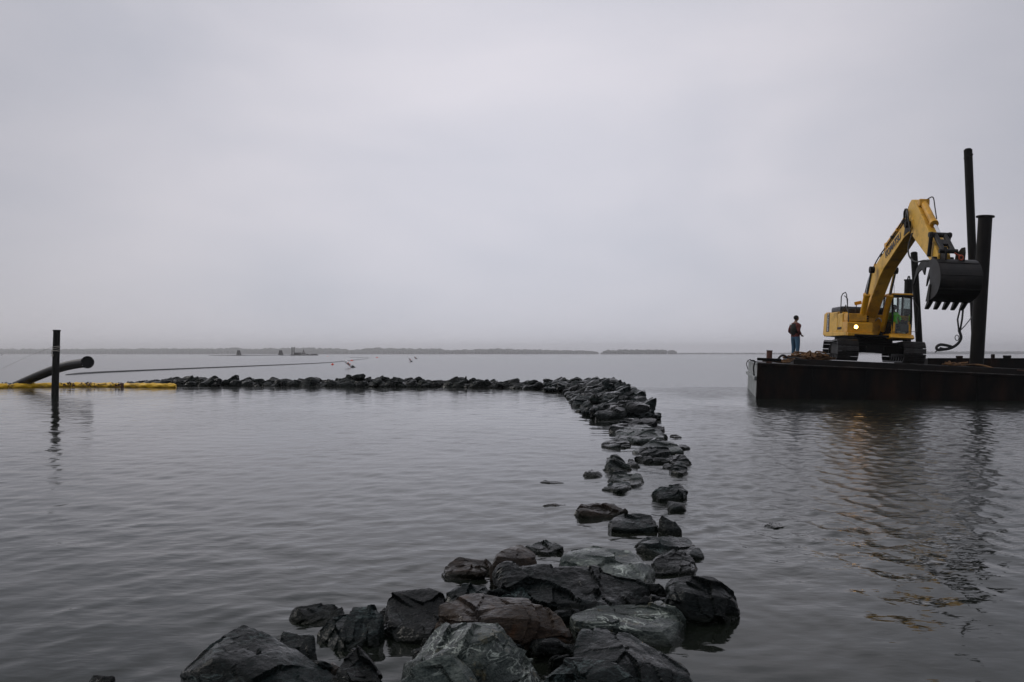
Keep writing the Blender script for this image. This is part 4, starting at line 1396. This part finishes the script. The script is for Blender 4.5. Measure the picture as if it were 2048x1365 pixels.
for sy in (-1, 1):
    MB().prism(side, KY + sy * HW - .025, KY + sy * HW + .025, 0.006).build('side_plate', M['bucket_steel'], bucket)
    MB().prism([(8.30, 2.06), (8.40, 2.35), (8.53, 2.72), (8.66, 2.72), (8.62, 2.3), (8.6, 2.06)], KY + sy * (HW + .04) - .02, KY + sy * (HW + .04) + .02, 0.006).build('side_cutter', M['bucket_steel'], bucket)
    MB().prism([(8.30, 3.62), (8.38, 3.95), (8.55, 4.0), (8.85, 4.15), (9.05, 4.15), (9.1, 3.95), (9.05, 3.58), (8.7, 3.68)], KY + sy * .3 - .03 - .08, KY + sy * .3 + .03 - .08, 0.008).build('bucket_ear', M['bucket_steel'], bucket)
MB().box((8.36, KY, 2.10), (0.2, 2 * HW + .06, 0.06), None, 0.01).build('cutting_lip', M['bucket_steel'], bucket)
for k in range(3):
    pp = outer[9 + k * 5]
    MB().tube([(pp.x + .01, KY - HW, pp.z), (pp.x + .01, KY + HW, pp.z)], .02, 6).build('wear_strip', M['bucket_steel'], bucket)
for k in range(5):
    yy = KY - HW + .08 + k * (2 * HW - .16) / 4
    MB().prism([(8.48, 2.15), (8.34, 2.17), (8.20, 2.05), (8.02, 1.80), (8.06, 1.77), (8.22, 1.86), (8.44, 2.03)], yy - .07, yy + .07, 0.015).build('tooth', M['bucket_steel'], bucket)
# folded thumb under the arm
thm = MB()
prof = [(8.3, 3.72), (7.2, 3.84), (6.55, 3.80), (6.18, 3.60), (5.98, 3.25), (5.92, 2.98), (6.10, 3.22), (6.36, 3.44), (6.72, 3.54), (6.98, 3.30), (7.05, 3.56), (8.25, 3.50)]
thm.prism(prof, BY - .26, BY - .20, 0.01).prism(prof, BY + .20, BY + .26, 0.01)
thm.box((6.5, BY, 3.68), (0.1, 0.44, 0.1)).box((7.3, BY, 3.7), (0.16, 0.44, 0.14)).tube([(8.2, BY - .3, 3.62), (8.2, BY + .3, 3.62)], .07, 12)
thm.build('thumb', M['bucket_steel'], ex)


# seat the bucket and thumb on the link, then lower the whole house onto the ring
BKZ = 0.88
bucket.scale = (1, 1, BKZ)
bucket.location = (0, 0.17, 3.7 * (1 - BKZ) + 0.09)
th_o = bpy.data.objects['thumb']
th_o.location = (0.15, 0.14, 0.08)
DROP = 0.15
for ch_ in ex.children:
    if not ch_.name.startswith(('car_body', 'track_frame')):
        ch_.location.z -= DROP


# writing
def text_mesh(txt, size, ext=0.004):
    cu = bpy.data.curves.new('t', 'FONT')
    cu.body = txt
    cu.size = size
    cu.extrude = ext
    cu.offset = size * 0.03
    cu.align_x = 'CENTER'
    cu.align_y = 'CENTER'
    o_ = bpy.data.objects.new('t', cu)
    COL.objects.link(o_)
    me = bpy.data.meshes.new_from_object(o_.evaluated_get(bpy.context.evaluated_depsgraph_get()))
    bpy.data.objects.remove(o_)
    return me


def put_text(name, txt, size, loc, ang, mat, parent, sx=1.0):
    """lettering on a face looking to -y (machine's right side); reading direction +x... seen from -y x runs right"""
    o_ = link(name, text_mesh(txt, size), mat, parent)
    o_.rotation_euler = Euler((R(90), -ang, 0))
    o_.scale = (sx, 1, 1)
    o_.location = loc
    return o_


put_text('lettering', 'KOMATSU', 0.38, (4.05, BY - .262, 4.78), math.atan2(0.90, 2.55), M['print'], boom, 1.02)
dc = MB().box((-1.62, -1.465, 1.86 - DROP), (0.44, 0.012, 0.86), None, 0.003).build('model_decal', M['decal'], ex)
for k, ch in enumerate('PC300'):
    put_text('lettering', ch, 0.20, (-1.62, -1.474, 2.20 - DROP - k * 0.165), 0, M['print_white'], dc, 1.6)
put_text('lettering', 'KOMATSU', 0.14, (0.30, -1.468, 1.56 - DROP), 0, M['print'], ex, 1.0)


# ------------------------------------------------------------------ people: one continuous skinned figure each
def skin_body(joints, edges, root=0, sub=2):
    me = bpy.data.meshes.new('body')
    me.from_pydata([j[0] for j in joints], edges, [])
    o_ = bpy.data.objects.new('body', me)
    COL.objects.link(o_)
    md = o_.modifiers.new('s', 'SKIN')
    for i, j in enumerate(joints):
        sv = me.skin_vertices[0].data[i]
        rr_s = j[1]
        sv.radius = rr_s if isinstance(rr_s, tuple) else (rr_s, rr_s)
        sv.use_root = (i == root)
    md.use_smooth_shade = True
    o_.modifiers.new('d', 'SUBSURF').render_levels = sub
    o_.modifiers['d'].levels = sub
    out = bpy.data.meshes.new_from_object(o_.evaluated_get(bpy.context.evaluated_depsgraph_get()))
    bpy.data.objects.remove(o_)
    for p in out.polygons:
        p.use_smooth = True
    return out


def join_into(me, m_, mat_index):
    bm = bmesh.new()
    bm.from_mesh(me)
    vs_ = [bm.verts.new(v) for v in m_.v]
    for f, sm in zip(m_.f, m_.s):
        try:
            nf = bm.faces.new([vs_[i] for i in f])
            nf.material_index = mat_index
            nf.smooth = True
        except ValueError:
            pass
    bm.to_mesh(me)
    bm.free()


def head_mesh(c, s=1.0):
    """x = facing"""
    bm = bmesh.new()
    bmesh.ops.create_uvsphere(bm, u_segments=16, v_segments=12, radius=1.0)
    for v in bm.verts:
        x, y, z = v.co
        w = 1 - 0.22 * max(0, -z)
        v.co = Vector((c[0] + s * (x * .098 * w + (0.012 if z < -.2 and x > 0 else 0)), c[1] + s * y * .076 * w, c[2] + s * z * .122))
    m_ = MB().bm(bm, True)
    X, Y, Z = c
    m_.tube([(X + .085 * s, Y, Z + .02 * s), (X + .118 * s, Y, Z - .02 * s), (X + .092 * s, Y, Z - .035 * s)], [.008 * s, .015 * s, .012 * s], 6)     # nose
    m_.tube([(X + .085 * s, Y - .025 * s, Z - .062 * s), (X + .094 * s, Y, Z - .064 * s), (X + .085 * s, Y + .025 * s, Z - .062 * s)], .007 * s, 6)     # mouth
    for sy in (-1, 1):
        m_.tube([(X - .01 * s, Y + sy * .074 * s, Z + .02 * s), (X - .012 * s, Y + sy * .086 * s, Z - .015 * s), (X, Y + sy * .076 * s, Z - .045 * s)], .014 * s, 6)  # ear
        m_.tube([(X + .088 * s, Y + sy * .033 * s, Z + .012 * s), (X + .093 * s, Y + sy * .031 * s, Z + .012 * s)], .011 * s, 8)
    return m_


def hand(m_, wrist, d, side, s=1.0):
    """palm with five curled fingers, d = pointing direction"""
    d = Vector(d).normalized()
    a = d.orthogonal().normalized()
    b_ = d.cross(a)
    w = Vector(wrist)
    m_.tube([w, w + d * .045 * s, w + d * .085 * s], [.026 * s, .038 * s, .034 * s], 8)
    for k, ln in enumerate((.065, .075, .07, .055)):
        q_ = w + d * .085 * s + a * (k - 1.5) * .018 * s
        m_.tube([q_, q_ + d * ln * .5 * s + b_ * .012 * s, q_ + d * ln * .7 * s + b_ * .04 * s], [.0095 * s, .009 * s, .007 * s], 6)
    q_ = w + d * .03 * s - a * .032 * s
    m_.tube([q_, q_ + d * .03 * s - a * .025 * s, q_ + d * .06 * s - a * .022 * s + b_ * .012 * s], [.012 * s, .011 * s, .008 * s], 6)


# standing man on the barge: back half turned, facing right and away
man = thing('person', 'man in maroon jacket and blue jeans standing on the barge', 'person')
pm = P(1591, 716, 39.6)
rel = pm - BO
pu = rel.x * math.cos(YAW) + rel.y * math.sin(YAW)
pv = -rel.x * math.sin(YAW) + rel.y * math.cos(YAW)
zdeck = B(pu, pv, PLAT + .03).z
man.location = (pm.x, pm.y, zdeck)
man.rotation_euler = (0, 0, R(28))
man.scale = (1.16, 1.14, 1.02)
J = [((0, 0, .96), (.15, .17)), ((0, 0, 1.12), (.135, .17)), ((0, 0, 1.32), (.15, .20)), ((0.0, 0, 1.47), (.11, .16)), ((.02, 0, 1.56), .062), ((.035, 0, 1.66), .062),
     ((.0, .105, .90), .112), ((.05, .14, .50), .082), ((.03, .17, .10), .056), ((.13, .19, .045), .05),
     ((.0, -.105, .90), .112), ((-.03, -.15, .50), .082), ((-.10, -.18, .10), .056), ((.0, -.20, .045), .05),
     ((0, .19, 1.44), .085), ((-.06, .27, 1.17), .062), ((.12, .22, 1.02), .046),
     ((0, -.19, 1.44), .085), ((-.10, -.27, 1.18), .062), ((.07, -.22, 1.02), .046)]
E_ = [(0, 1), (1, 2), (2, 3), (3, 4), (4, 5), (0, 6), (6, 7), (7, 8), (8, 9), (0, 10), (10, 11), (11, 12), (12, 13), (3, 14), (14, 15), (15, 16), (3, 17), (17, 18), (18, 19)]
body = skin_body(J, E_)
for mm in ('jacket', 'jeans', 'skin', 'boots'):
    body.materials.append(M[mm])
for p in body.polygons:
    z = p.center.z
    r_xy = p.center.xy.length
    p.material_index = 3 if z < .13 else (1 if z < .94 else (0 if z < 1.53 else 2))
man_body = body
join_into(man_body, head_mesh((.055, 0, 1.735), 1.02), 2)
hr = MB()
bm = bmesh.new()
bmesh.ops.create_uvsphere(bm, u_segments=16, v_segments=12, radius=1.0)
for v in bm.verts:
    x, y, z = v.co
    v.co = Vector((.04 + x * .108, y * .088, 1.755 + z * .115))
bmesh.ops.delete(bm, geom=[v for v in bm.verts if v.co.x > .10 and v.co.z < 1.78 or v.co.z < 1.68], context='VERTS')
hr.bm(bm, True).build('hair', M['hair'], man)
hm = MB()
hand(hm, (.14, .215, 1.01), (1, -.3, -.5), 1)
hand(hm, (.09, -.215, 1.01), (1, .4, -.5), -1)
join_into(man_body, hm, 2)
link('body', man_body, None, man)
# open black vest over the jacket
bm = bmesh.new()
bmesh.ops.create_uvsphere(bm, u_segments=20, v_segments=14, radius=1.0)
for v in bm.verts:
    x, y, z = v.co
    k = 1.0 if abs(z) < .55 else 1.0
    v.co = Vector((-.005 + x * .178, y * .185, 1.24 + z * .34))
bmesh.ops.delete(bm, geom=[v for v in bm.verts if v.co.z > 1.53 or v.co.z < .94], context='VERTS')
MB().bm(bm, True).build('vest', M['vest'], man)
MB().box((-.10, .13, 1.47), (.06, .10, .03), Euler((0, -.5, 0)).to_matrix(), .008).build('pale_collar_patch', M['paper'], man)

# operator in the cab
op = thing('person', 'seated operator in a bright lime green shirt inside the excavator cab', 'person')
opm = ex.matrix_world.copy() if False else (BM @ Matrix.Translation((u_, v_, PLAT + .02)) @ Euler((0, 0, HEAD - YAW)).to_matrix().to_4x4())
op.matrix_world = opm @ Matrix.Translation((0.84, 0.64, 1.62 - DROP))
J = [((0, 0, .12), (.15, .17)), ((-.02, 0, .32), (.13, .165)), ((-.03, 0, .50), (.14, .19)), ((-.02, 0, .64), (.10, .15)), ((0, 0, .73), .06), ((.02, 0, .80), .06),
     ((.08, .10, .12), .10), ((.50, .13, .14), .078), ((.60, .13, -.22), .052), ((.70, .13, -.27), .045),
     ((.08, -.10, .12), .10), ((.50, -.13, .14), .078), ((.60, -.13, -.22), .052), ((.70, -.13, -.27), .045),
     ((-.02, .19, .60), .082), ((.06, .27, .36), .062), ((.36, .26, .34), .046),
     ((-.02, -.19, .60), .082), ((.06, -.27, .36), .062), ((.36, -.24, .34), .046)]
body = skin_body(J, E_)
for mm in ('hivis', 'grey_cloth', 'skin', 'boots'):
    body.materials.append(M[mm])
for p in body.polygons:
    c = p.center
    if c.z > .71:
        p.material_index = 2
    elif c.z < -.2:
        p.material_index = 3
    elif c.z < .22 and (c.x > -.2):
        p.material_index = 1
    elif c.x > .22 and c.z < .46:
        p.material_index = 2
    else:
        p.material_index = 0
op_body = body
join_into(op_body, head_mesh((.045, 0, .90)), 2)
bm = bmesh.new()
bmesh.ops.create_uvsphere(bm, u_segments=16, v_segments=12, radius=1.0)
for v in bm.verts:
    x, y, z = v.co
    v.co = Vector((.035 + x * .108, y * .088, .925 + z * .11))
bmesh.ops.delete(bm, geom=[v for v in bm.verts if v.co.z < .92], context='VERTS')
MB().bm(bm, True).prism([(.12, .93), (.21, .92), (.21, .935), (.12, .95)], -.07, .07).build('cap', M['hair'], op)
hm = MB()
hand(hm, (.37, .26, .34), (1, -.1, -.1), 1)
hand(hm, (.37, -.24, .34), (1, .1, -.1), -1)
join_into(op_body, hm, 2)
link('body', op_body, None, op)


# ------------------------------------------------------------------ rope heaps and rigging
def rope_heap(label, pts, n, spread, hgt, mat, seed, rad=.028, cat='rope', name='rope_heap'):
    r_ = random.Random(seed)
    path = []
    for i in range(n):
        f = i / n
        q_ = pts[min(int(f * len(pts)), len(pts) - 1)]
        path.append((q_[0] + r_.gauss(0, spread), q_[1] + r_.gauss(0, spread * .7), q_[2] + abs(r_.gauss(0, hgt)) * (1 - .4 * r_.random()) + rad))
    m_ = MB().tube(smooth_path(path, 4), rad, 6)
    o_ = m_.build(name, mat)
    o_.matrix_world = BM
    return tag(o_, label, cat)


rope_heap('heap of brown rope at the feet of the standing man', [(1.7, 2.6, PLAT), (2.0, 2.5, PLAT), (2.3, 2.4, PLAT), (2.6, 2.5, PLAT), (2.0, 2.5, PLAT + .05), (1.6, 2.5, PLAT)], 120, .26, .15, M['rope_brown'], 5, .034)
rope_heap('brown rope trailing along the deck edge near the corner post', [(0.35, .75, .05), (0.6, .6, .05), (0.85, .6, .04), (1.1, .9, .06), (1.3, 1.3, .12)], 42, .14, .06, M['rope_brown'], 6, .034)
o_ = MB().tube(smooth_path([(0.75, 1.4, .05), (0.9, 1.4, .30), (1.05, 1.4, .36), (1.25, 1.4, .26), (1.5, 1.5, .28), (1.7, 1.6, .24)], 5), .045, 8).build('hose_loop', M['rubber'])
o_.matrix_world = BM
tag(o_, 'black hose looped up on the deck between corner post and rope heap', 'hose')
rope_heap('small heap of golden brown rope at the foot of the flanged pile', [(7.6, 2.2, PLAT), (7.8, 2.2, PLAT), (8.1, 2.2, PLAT + .02), (7.7, 2.2, PLAT)], 44, .16, .09, M['rope_brown'], 9, .03)
o_ = MB().tube(smooth_path([(8.2, 2.2, PLAT + .08), (8.7, 1.9, PLAT + .10), (9.3, 1.4, .16), (9.8, .8, .10), (10.3, .3, .06)], 6), .035, 8).build('mooring_line', M['rope_brown'])
o_.matrix_world = BM
tag(o_, 'brown mooring line running from the rope heap to the deck edge', 'rope')
# scrap at the right edge of the frame
sx = MB()
r_ = random.Random(3)
for k in range(14):
    sx.box((9.9 + r_.uniform(-.5, 1.6), .7 + r_.uniform(-.35, .5), .06 + r_.uniform(0, .12)), (r_.uniform(.2, .7), r_.uniform(.08, .2), r_.uniform(.03, .08)), Euler((r_.uniform(-.3, .3), r_.uniform(-.3, .3), r_.uniform(0, 3))).to_matrix(), .01)
o_ = sx.build('scrap_pile', M['rust'])
o_.matrix_world = BM
tag(o_, 'reddish rusty scrap lying on the deck at the right edge', 'scrap', kind='stuff')

# sling hanging from the bucket's last tooth
def E(x, y, z):
    return opm @ Vector((x, y, z))


tooth = E(8.12, KY + HW - .08 + .17, 1.92 * BKZ + 3.7 * (1 - BKZ) + .09 - DROP)
DS = tooth.y
sl = thing('rigging_sling', 'dark rope sling with iron hook hanging from the bucket teeth', 'sling')
hk = P(1918, 664, DS)
MB().tube([tooth + Vector((-.03, 0, .05)), (tooth + hk) / 2 + Vector((-.10, .0, .0)), hk], .030, 8).build('sling_leg', M['sling'], sl)
MB().tube([tooth + Vector((.07, .03, .05)), (tooth + hk) / 2 + Vector((.06, .0, .02)), hk + Vector((.03, 0, 0))], .034, 8).build('sling_leg', M['sling'], sl)
MB().tube(smooth_path([hk + Vector((0, 0, .05)), P(1922, 673, DS), P(1920, 682, DS), P(1912, 691, DS), P(1900, 697, DS), P(1888, 699, DS), P(1880, 697, DS)], 6), [.05] * 37, 8).build('thick_tail', M['sling'], sl)
MB().tube(smooth_path([P(1903, 694, DS), P(1892, 691, DS), P(1880, 690, DS), P(1873, 695, DS), P(1876, 700, DS), P(1890, 699, DS)], 6), .05, 8).build('coiled_end', M['sling'], sl)
MB().tube([P(1880, 697, DS), P(1870, 705, DS)], .02, 6).tube([P(1876, 698, DS), P(1871, 698, DS)], .012, 6).build('frayed_end', M['sling'], sl)
ringp = [P(1914 + 4 * math.cos(t * .5236), 676 + 5.5 * math.sin(t * .5236), DS - .04) for t in range(13)]
MB().tube(ringp, .014, 6).build('iron_ring', M['sling'], sl)
MB().tube([hk, P(1930, 652, DS + .3), P(1944, 634, DS + 1.2)], .018, 6).build('tag_line', M['sling'], sl)
shk = thing('shackle', 'red-orange shackle on top of the black bucket', 'shackle', E(9.1, KY + .25, 3.78 - .06))
ringp = [(math.cos(t * .5236) * .07, -0.03, math.sin(t * .5236) * .08 - .05) for t in range(13)]
MB().tube(ringp, .028, 8).build('bow', M['red_paint'], shk)
MB().tube([(-.2, 0, .11), (-.1, 0, .05), (0, 0, .02)], .028, 8).build('pin', M['red_paint'], shk)

# ------------------------------------------------------------------ left side: pile, discharge pipe, floating boom
DP = H * FPX / (790 - 708)
pt, pb = P(112, 662, DP), P(109, 790, DP)
pl = thing('mooring_pile', 'dark round timber pile standing in the water at the left', 'pile', (pb.x, pb.y, -1.0), Euler((0, R(1.2), 0)))
hgt = pt.z + 1.0
MB().tube([(0, 0, 0), (0, 0, hgt * .5), (0, 0, hgt)], [.155, .148, .142], 18).build('shaft', M['timber_pile'], pl)
MB().tube([(0, 0, hgt - .02), (0, 0, hgt + .04)], .16, 18).build('top_cap', M['timber_pile'], pl)
for k, zz in enumerate((2.98, 3.05, 3.1, 2.9)):
    ring = [(.152 * math.cos(a * .5236), .152 * math.sin(a * .5236), zz + .03 * math.sin(a * .5236 + k)) for a in range(13)]
    MB().tube(ring, .014, 6).build('rope_wrap', M['rope_pale'], pl)
MB().tube(smooth_path([(-.14, -.1, 2.95), (-.12, -.16, 2.8), (-.05, -.16, 2.75), (-.08, -.16, 2.66), (-.12, -.15, 2.74)], 4), .014, 6).build('rope_tail', M['rope_pale'], pl)
MB().tube([(-.02, -.02, 2.55), (.02, .02, 2.57)], .17, 16).build('iron_band', M['timber_pile'], pl)
a = P(105, 694, DP)
o_ = MB().tube([a, P(50, 716, DP + 3), P(-60, 768, DP + 10)], .005, 5).build('guy_rope', M['rope_pale'])
tag(o_, 'thin pale rope running from the pile out of the left edge', 'rope')

dp = thing('discharge_pipe', 'black plastic discharge pipe rising past the pile at the left', 'pipe')
path = [P(5, 785, 49.0), P(45, 766, 48.2), P(82, 750, 47.4), P(120, 736, 46.4), P(150, 729, 45.6), P(175, 725.5, 44.8)]
MB().tube(smooth_path(path, 6), .235, 20, True).build('pipe_wall', M['hdpe'], dp)
e0 = P(173, 725.2, 40.35)
e1 = P(179, 724.5, 39.95)
dv = (e1 - e0)
# end flange turned toward the camera, with an open bore
dirc = Vector((0.35, -0.94, 0.02)).normalized()
q0 = P(175, 725, 44.7)
MB().tube([q0 - dirc * .25, q0 + dirc * .02], .26, 20, True).build('elbow', M['hdpe'], dp)
fl = MB()
seg = 28
ax1 = dirc.cross(Vector((0, 0, 1))).normalized()
ax2 = ax1.cross(dirc)
rings = []
for (rr1, off) in ((.31, 0), (.31, .06), (.235, .06), (.22, -.30)):
    rings.append([q0 + dirc * off + (ax1 * math.cos(t * 2 * math.pi / seg) + ax2 * math.sin(t * 2 * math.pi / seg)) * rr1 for t in range(seg)])
vv = [p for r1 in rings for p in r1]
ff = []
for i in range(3):
    for t in range(seg):
        t2 = (t + 1) % seg
        ff.append((i * seg + t, i * seg + t2, (i + 1) * seg + t2, (i + 1) * seg + t))
ff.append(tuple(range(3 * seg, 4 * seg)))
fl.add(vv, ff, True)
fo_ = fl.build('end_flange', M['hdpe'], dp)
for k in range(10):
    t = k * 2 * math.pi / 10
    c = q0 + dirc * .06 + (ax1 * math.cos(t) + ax2 * math.sin(t)) * .275
    MB().tube([c, c + dirc * .025], .018, 6).build('bolt', M['worn_steel'], fo_)


def float_boom(label, x0, x1, seed):
    """wrinkled inflated sleeve floating on the water"""
    r_ = random.Random(seed)
    n, m = max(int((x1 - x0) / 2.0), 8), 16
    D = H * FPX / (779 - 708)
    v, f = [], []
    for i in range(n + 1):
        t = i / n
        px = x0 + (x1 - x0) * t
        c = W(px, 777.0 - 1.5 * math.sin(px * .012) - px * 0.007)
        endk = min(1, min(t, 1 - t) * 9 + .55)
        for j in range(m):
            a = j * 2 * math.pi / m
            wr = 1 + .10 * math.sin(3 * a + px * .21 + seed) + .09 * math.sin(5 * a - px * .37) + .05 * r_.uniform(-1, 1)
            rad = .155 * endk * wr * (1 + .07 * math.sin(px * .09))
            v.append((c.x, c.y + rad * 1.25 * math.cos(a), .085 + rad * .92 * math.sin(a)))
    for i in range(n):
        for j in range(m):
            j2 = (j + 1) % m
            f.append((i * m + j, i * m + j2, (i + 1) * m + j2, (i + 1) * m + j))
    f += [tuple(range(m)), tuple(reversed(range(n * m, n * m + m)))]
    t_ = thing('floating_boom', label, 'boom', (0, 0, 0), None, 'yellow floating boom sections')
    MB().add(v, [q_[::-1] for q_ in f], True).build('sleeve', M['boom_yellow'], t_)
    return t_


float_boom('clean bright yellow floating boom section ending beside the far stones', 246, 352, 1)
fb = float_boom('longer dirt-stained yellow floating boom section behind the pile', 20, 243, 2)
c = W(244.5, 776)
MB().box((c.x, c.y, .1), (.07, .26, .22), None, .02).build('end_connector', M['rust'], fb)
fb2 = float_boom('muddy boom section covered in dark weed at the left edge', -120, 18, 3)
r_ = random.Random(8)
mw = MB()
for k in range(90):
    c = W(r_.uniform(-60, 26), 776)
    mw.box((c.x, c.y + r_.uniform(-.15, .15), .17 + r_.uniform(-.1, .1)), (r_.uniform(.05, .2), r_.uniform(.03, .08), r_.uniform(.01, .03)), Euler((r_.uniform(-1, 1), r_.uniform(-1, 1), r_.uniform(0, 3))).to_matrix())
tag(mw.build('weed', M['rock_dark'], fb2), kind='stuff')
for k in range(3):
    r_ = random.Random(70 + k)
    xx = (135, 182, 236)[k]
    c = W(xx, 776)
    mw = MB()
    for i in range(26):
        mw.box((c.x + r_.gauss(0, .22), c.y + r_.uniform(-.16, .02), .16 + r_.uniform(-.08, .11)), (r_.uniform(.05, .2), r_.uniform(.03, .08), .015), Euler((r_.uniform(-1, 1), r_.uniform(-1, 1), r_.uniform(0, 3))).to_matrix())
    tag(mw.build('weed', M['rust'], fb), kind='stuff')

# ------------------------------------------------------------------ floating pipeline
pth = smooth_path([W(132, 750.5), W(200, 746), W(300, 741.5), W(420, 736.5), W(520, 732.5), W(600, 729), W(660, 725.8), W(700, 722), W(728, 718.6), W(737, 717.0), W(730, 715.8), W(700, 715.4)], 8)
pth = [p + Vector((0, 0, .02)) for p in pth]
o_ = MB().tube(pth, [min(.115, .04 + .02 * i) for i in range(len(pth))], 10).build('floating_pipeline', M['hdpe'])
tag(o_, 'long dark floating pipeline curving away across the bay', 'pipe')
pth = [W(px, 711.6 + .3 * math.sin(px * .03)) + Vector((0, 0, .05)) for px in range(418, 592, 12)]
o_ = MB().tube(pth, .55, 8).build('floating_pipeline', M['hdpe'])
tag(o_, 'thin dark pipeline floating far off, leading to the distant dredge', 'pipe')


# ------------------------------------------------------------------ buoys
def spar(label, base_px, top_px, r, bands=True):
    D = H * FPX / (base_px[1] - 708)
    b0 = W(*base_px)
    t0 = P(top_px[0], top_px[1], D)
    ax = t0 - b0
    t_ = thing('spar_buoy', label, 'buoy', b0, ax.to_track_quat('Z', 'Y').to_euler(), 'leaning spar buoys')
    l_ = ax.length
    MB().tube([(0, 0, .18 * l_), (0, 0, l_ * .97), (0, 0, l_)], [r, r, r * .7], 14).build('tube', M['white'], t_)
    MB().tube([(0, 0, -.25 * l_), (0, 0, .18 * l_)], r * 1.12, 14).build('foot', M['rubber'], t_)
    for f in ((.40, .45), (.62, .67)) if bands else ((.45, .56),):
        MB().tube([(0, 0, f[0] * l_), (0, 0, f[1] * l_)], r * 1.02, 14).build('band', M['orange'], t_)
    MB().box((r * .9, 0, l_ * .53), (.03, r * .8, r * 1.4)).build('marking', M['rubber'], t_)
    return t_


spar('largest leaning white spar buoy with dark foot beyond the far stones', (706.5, 735.5), (690, 722), .19)
spar('leaning white spar buoy with a red band right of the largest one', (823, 724), (818, 716), .22, False)
spar('farthest small white spar buoy leaning left', (833, 718.5), (828.5, 713.5), .26, False)


def ball(label, px, py, r, flat=1.0):
    bm = bmesh.new()
    bmesh.ops.create_uvsphere(bm, u_segments=14, v_segments=10, radius=r)
    for v in bm.verts:
        v.co.z *= flat
    t_ = thing('float_ball', label, 'buoy', W(px, py), None, 'orange marker floats')
    MB().bm(bm, True).build('ball', M['orange'], t_)
    MB().tube([(0, 0, r * flat * .9), (0, 0, r * flat + .06)], .05, 8).build('eye', M['orange'], t_)


ball('round orange float left of the largest spar buoy', 665, 730.2, .24)
ball('flattened orange float just above the largest spar buoy', 703.5, 722.2, .42, .6)
ball('tiny orange float right of the pipeline end', 754, 716.2, .55, .6)
ball('tiny pale orange float far off between dredge and spar buoy', 655, 713.3, .5, .8)

# ------------------------------------------------------------------ distant dolphins, dredge and boat
def dolphin(label, px):
    c = W(px, 711.3)
    s_ = c.y / FPX
    t_ = thing('pile_dolphin', label, 'dolphin', (c.x, c.y, 0), None, 'far pile dolphins')
    for k, (bx, by, tx) in enumerate(((-4.2, 0, -1.5), (-1.8, 1, -.6), (1.8, -1, .6), (4.4, 0, 1.5), (0, 1.5, 0), (5.6, .5, 1.8))):
        MB().tube([(bx * s_, by * s_, -1), (tx * s_, by * s_ * .4, 10.2 * s_)], 1.0 * s_, 8).build('pile', M['pile'], t_)
    MB().box((0, 0, 9.3 * s_), (5.2 * s_, 3 * s_, 1.6 * s_), None, .1).build('cap_beam', M['pile'], t_)
    return t_


dolphin('left one of the two far pile clusters', 477)
dolphin('right one of the two far pile clusters, near the dredge', 561)
c = W(606, 711.5)
s_ = c.y / FPX
dr = thing('dredge', 'distant dredge with two upright spuds and low superstructure', 'dredge', (c.x, c.y, 0))
MB().box((3 * s_, 0, 1.0 * s_), (54 * s_, 8 * s_, 2.2 * s_), None, .2).build('hull', M['hull'], dr)
for k, xx in enumerate((-22, -18)):
    MB().tube([(xx * s_, 0, 0), (xx * s_, 0, 17 * s_)], 1.0 * s_, 8).build('spud', M['pile'], dr)
MB().box((-20 * s_, 0, 9 * s_), (5 * s_, 1.5 * s_, .8 * s_)).build('spud_frame', M['pile'], dr)
MB().box((-11 * s_, 0, 3.5 * s_), (13 * s_, 5 * s_, 5 * s_), None, .2).build('deck_house', M['pile'], dr)
MB().tube([(-2 * s_, 0, 2 * s_), (1 * s_, 0, 11 * s_)], .5 * s_, 6).tube([(4 * s_, 0, 2 * s_), (1 * s_, 0, 11 * s_)], .5 * s_, 6).tube([(1 * s_, 0, 3 * s_), (1 * s_, 0, 13 * s_)], .35 * s_, 6).build('a_frame', M['pile'], dr)
MB().box((1 * s_, 0, 4.2 * s_), (8 * s_, 4 * s_, 2 * s_), None, .2).build('winch_house', M['timber_pile'], dr)
for xx in (9, 18, 22, 26):
    MB().box((xx * s_, 0, 2.4 * s_), (3.0 * s_, 3 * s_, 2.0 * s_), None, .15).build('deck_gear', M['pile'], dr)
c = W(-2, 711.0)
s_ = c.y / FPX
bt = thing('boat', 'tiny white boat on the far water at the left edge', 'boat', (c.x, c.y, 0))
MB().prism([(-9 * s_, 2 * s_), (8 * s_, 2.6 * s_), (6 * s_, -.5 * s_), (-8.5 * s_, -.5 * s_)], -2 * s_, 2 * s_, .1).build('hull', M['white'], bt)
MB().box((-2 * s_, 0, 3.4 * s_), (6 * s_, 3 * s_, 2.6 * s_), None, .2).build('wheelhouse', M['navy'], bt)

# ------------------------------------------------------------------ haze over the bay
hz = MB().box((0, 2050, 20), (9000, 5000, 50))
hm_ = bpy.data.materials.new('haze_air')
hm_.use_nodes = True
t = hm_.node_tree
t.nodes.clear()
pv_ = N(t, 'ShaderNodeVolumePrincipled')
pv_.inputs['Color'].default_value = (0.985, 0.985, 0.995, 1)
pv_.inputs['Density'].default_value = 0.00025
pv_.inputs['Anisotropy'].default_value = 0.5
mo = N(t, 'ShaderNodeOutputMaterial')
L(t, pv_.outputs[0], mo.inputs['Volume'])
hz.v = [(x, y, z if z > 0 else -4.0) for x, y, z in hz.v]
tag(hz.build('haze', hm_), 'thin pale haze over the bay', kind='stuff')
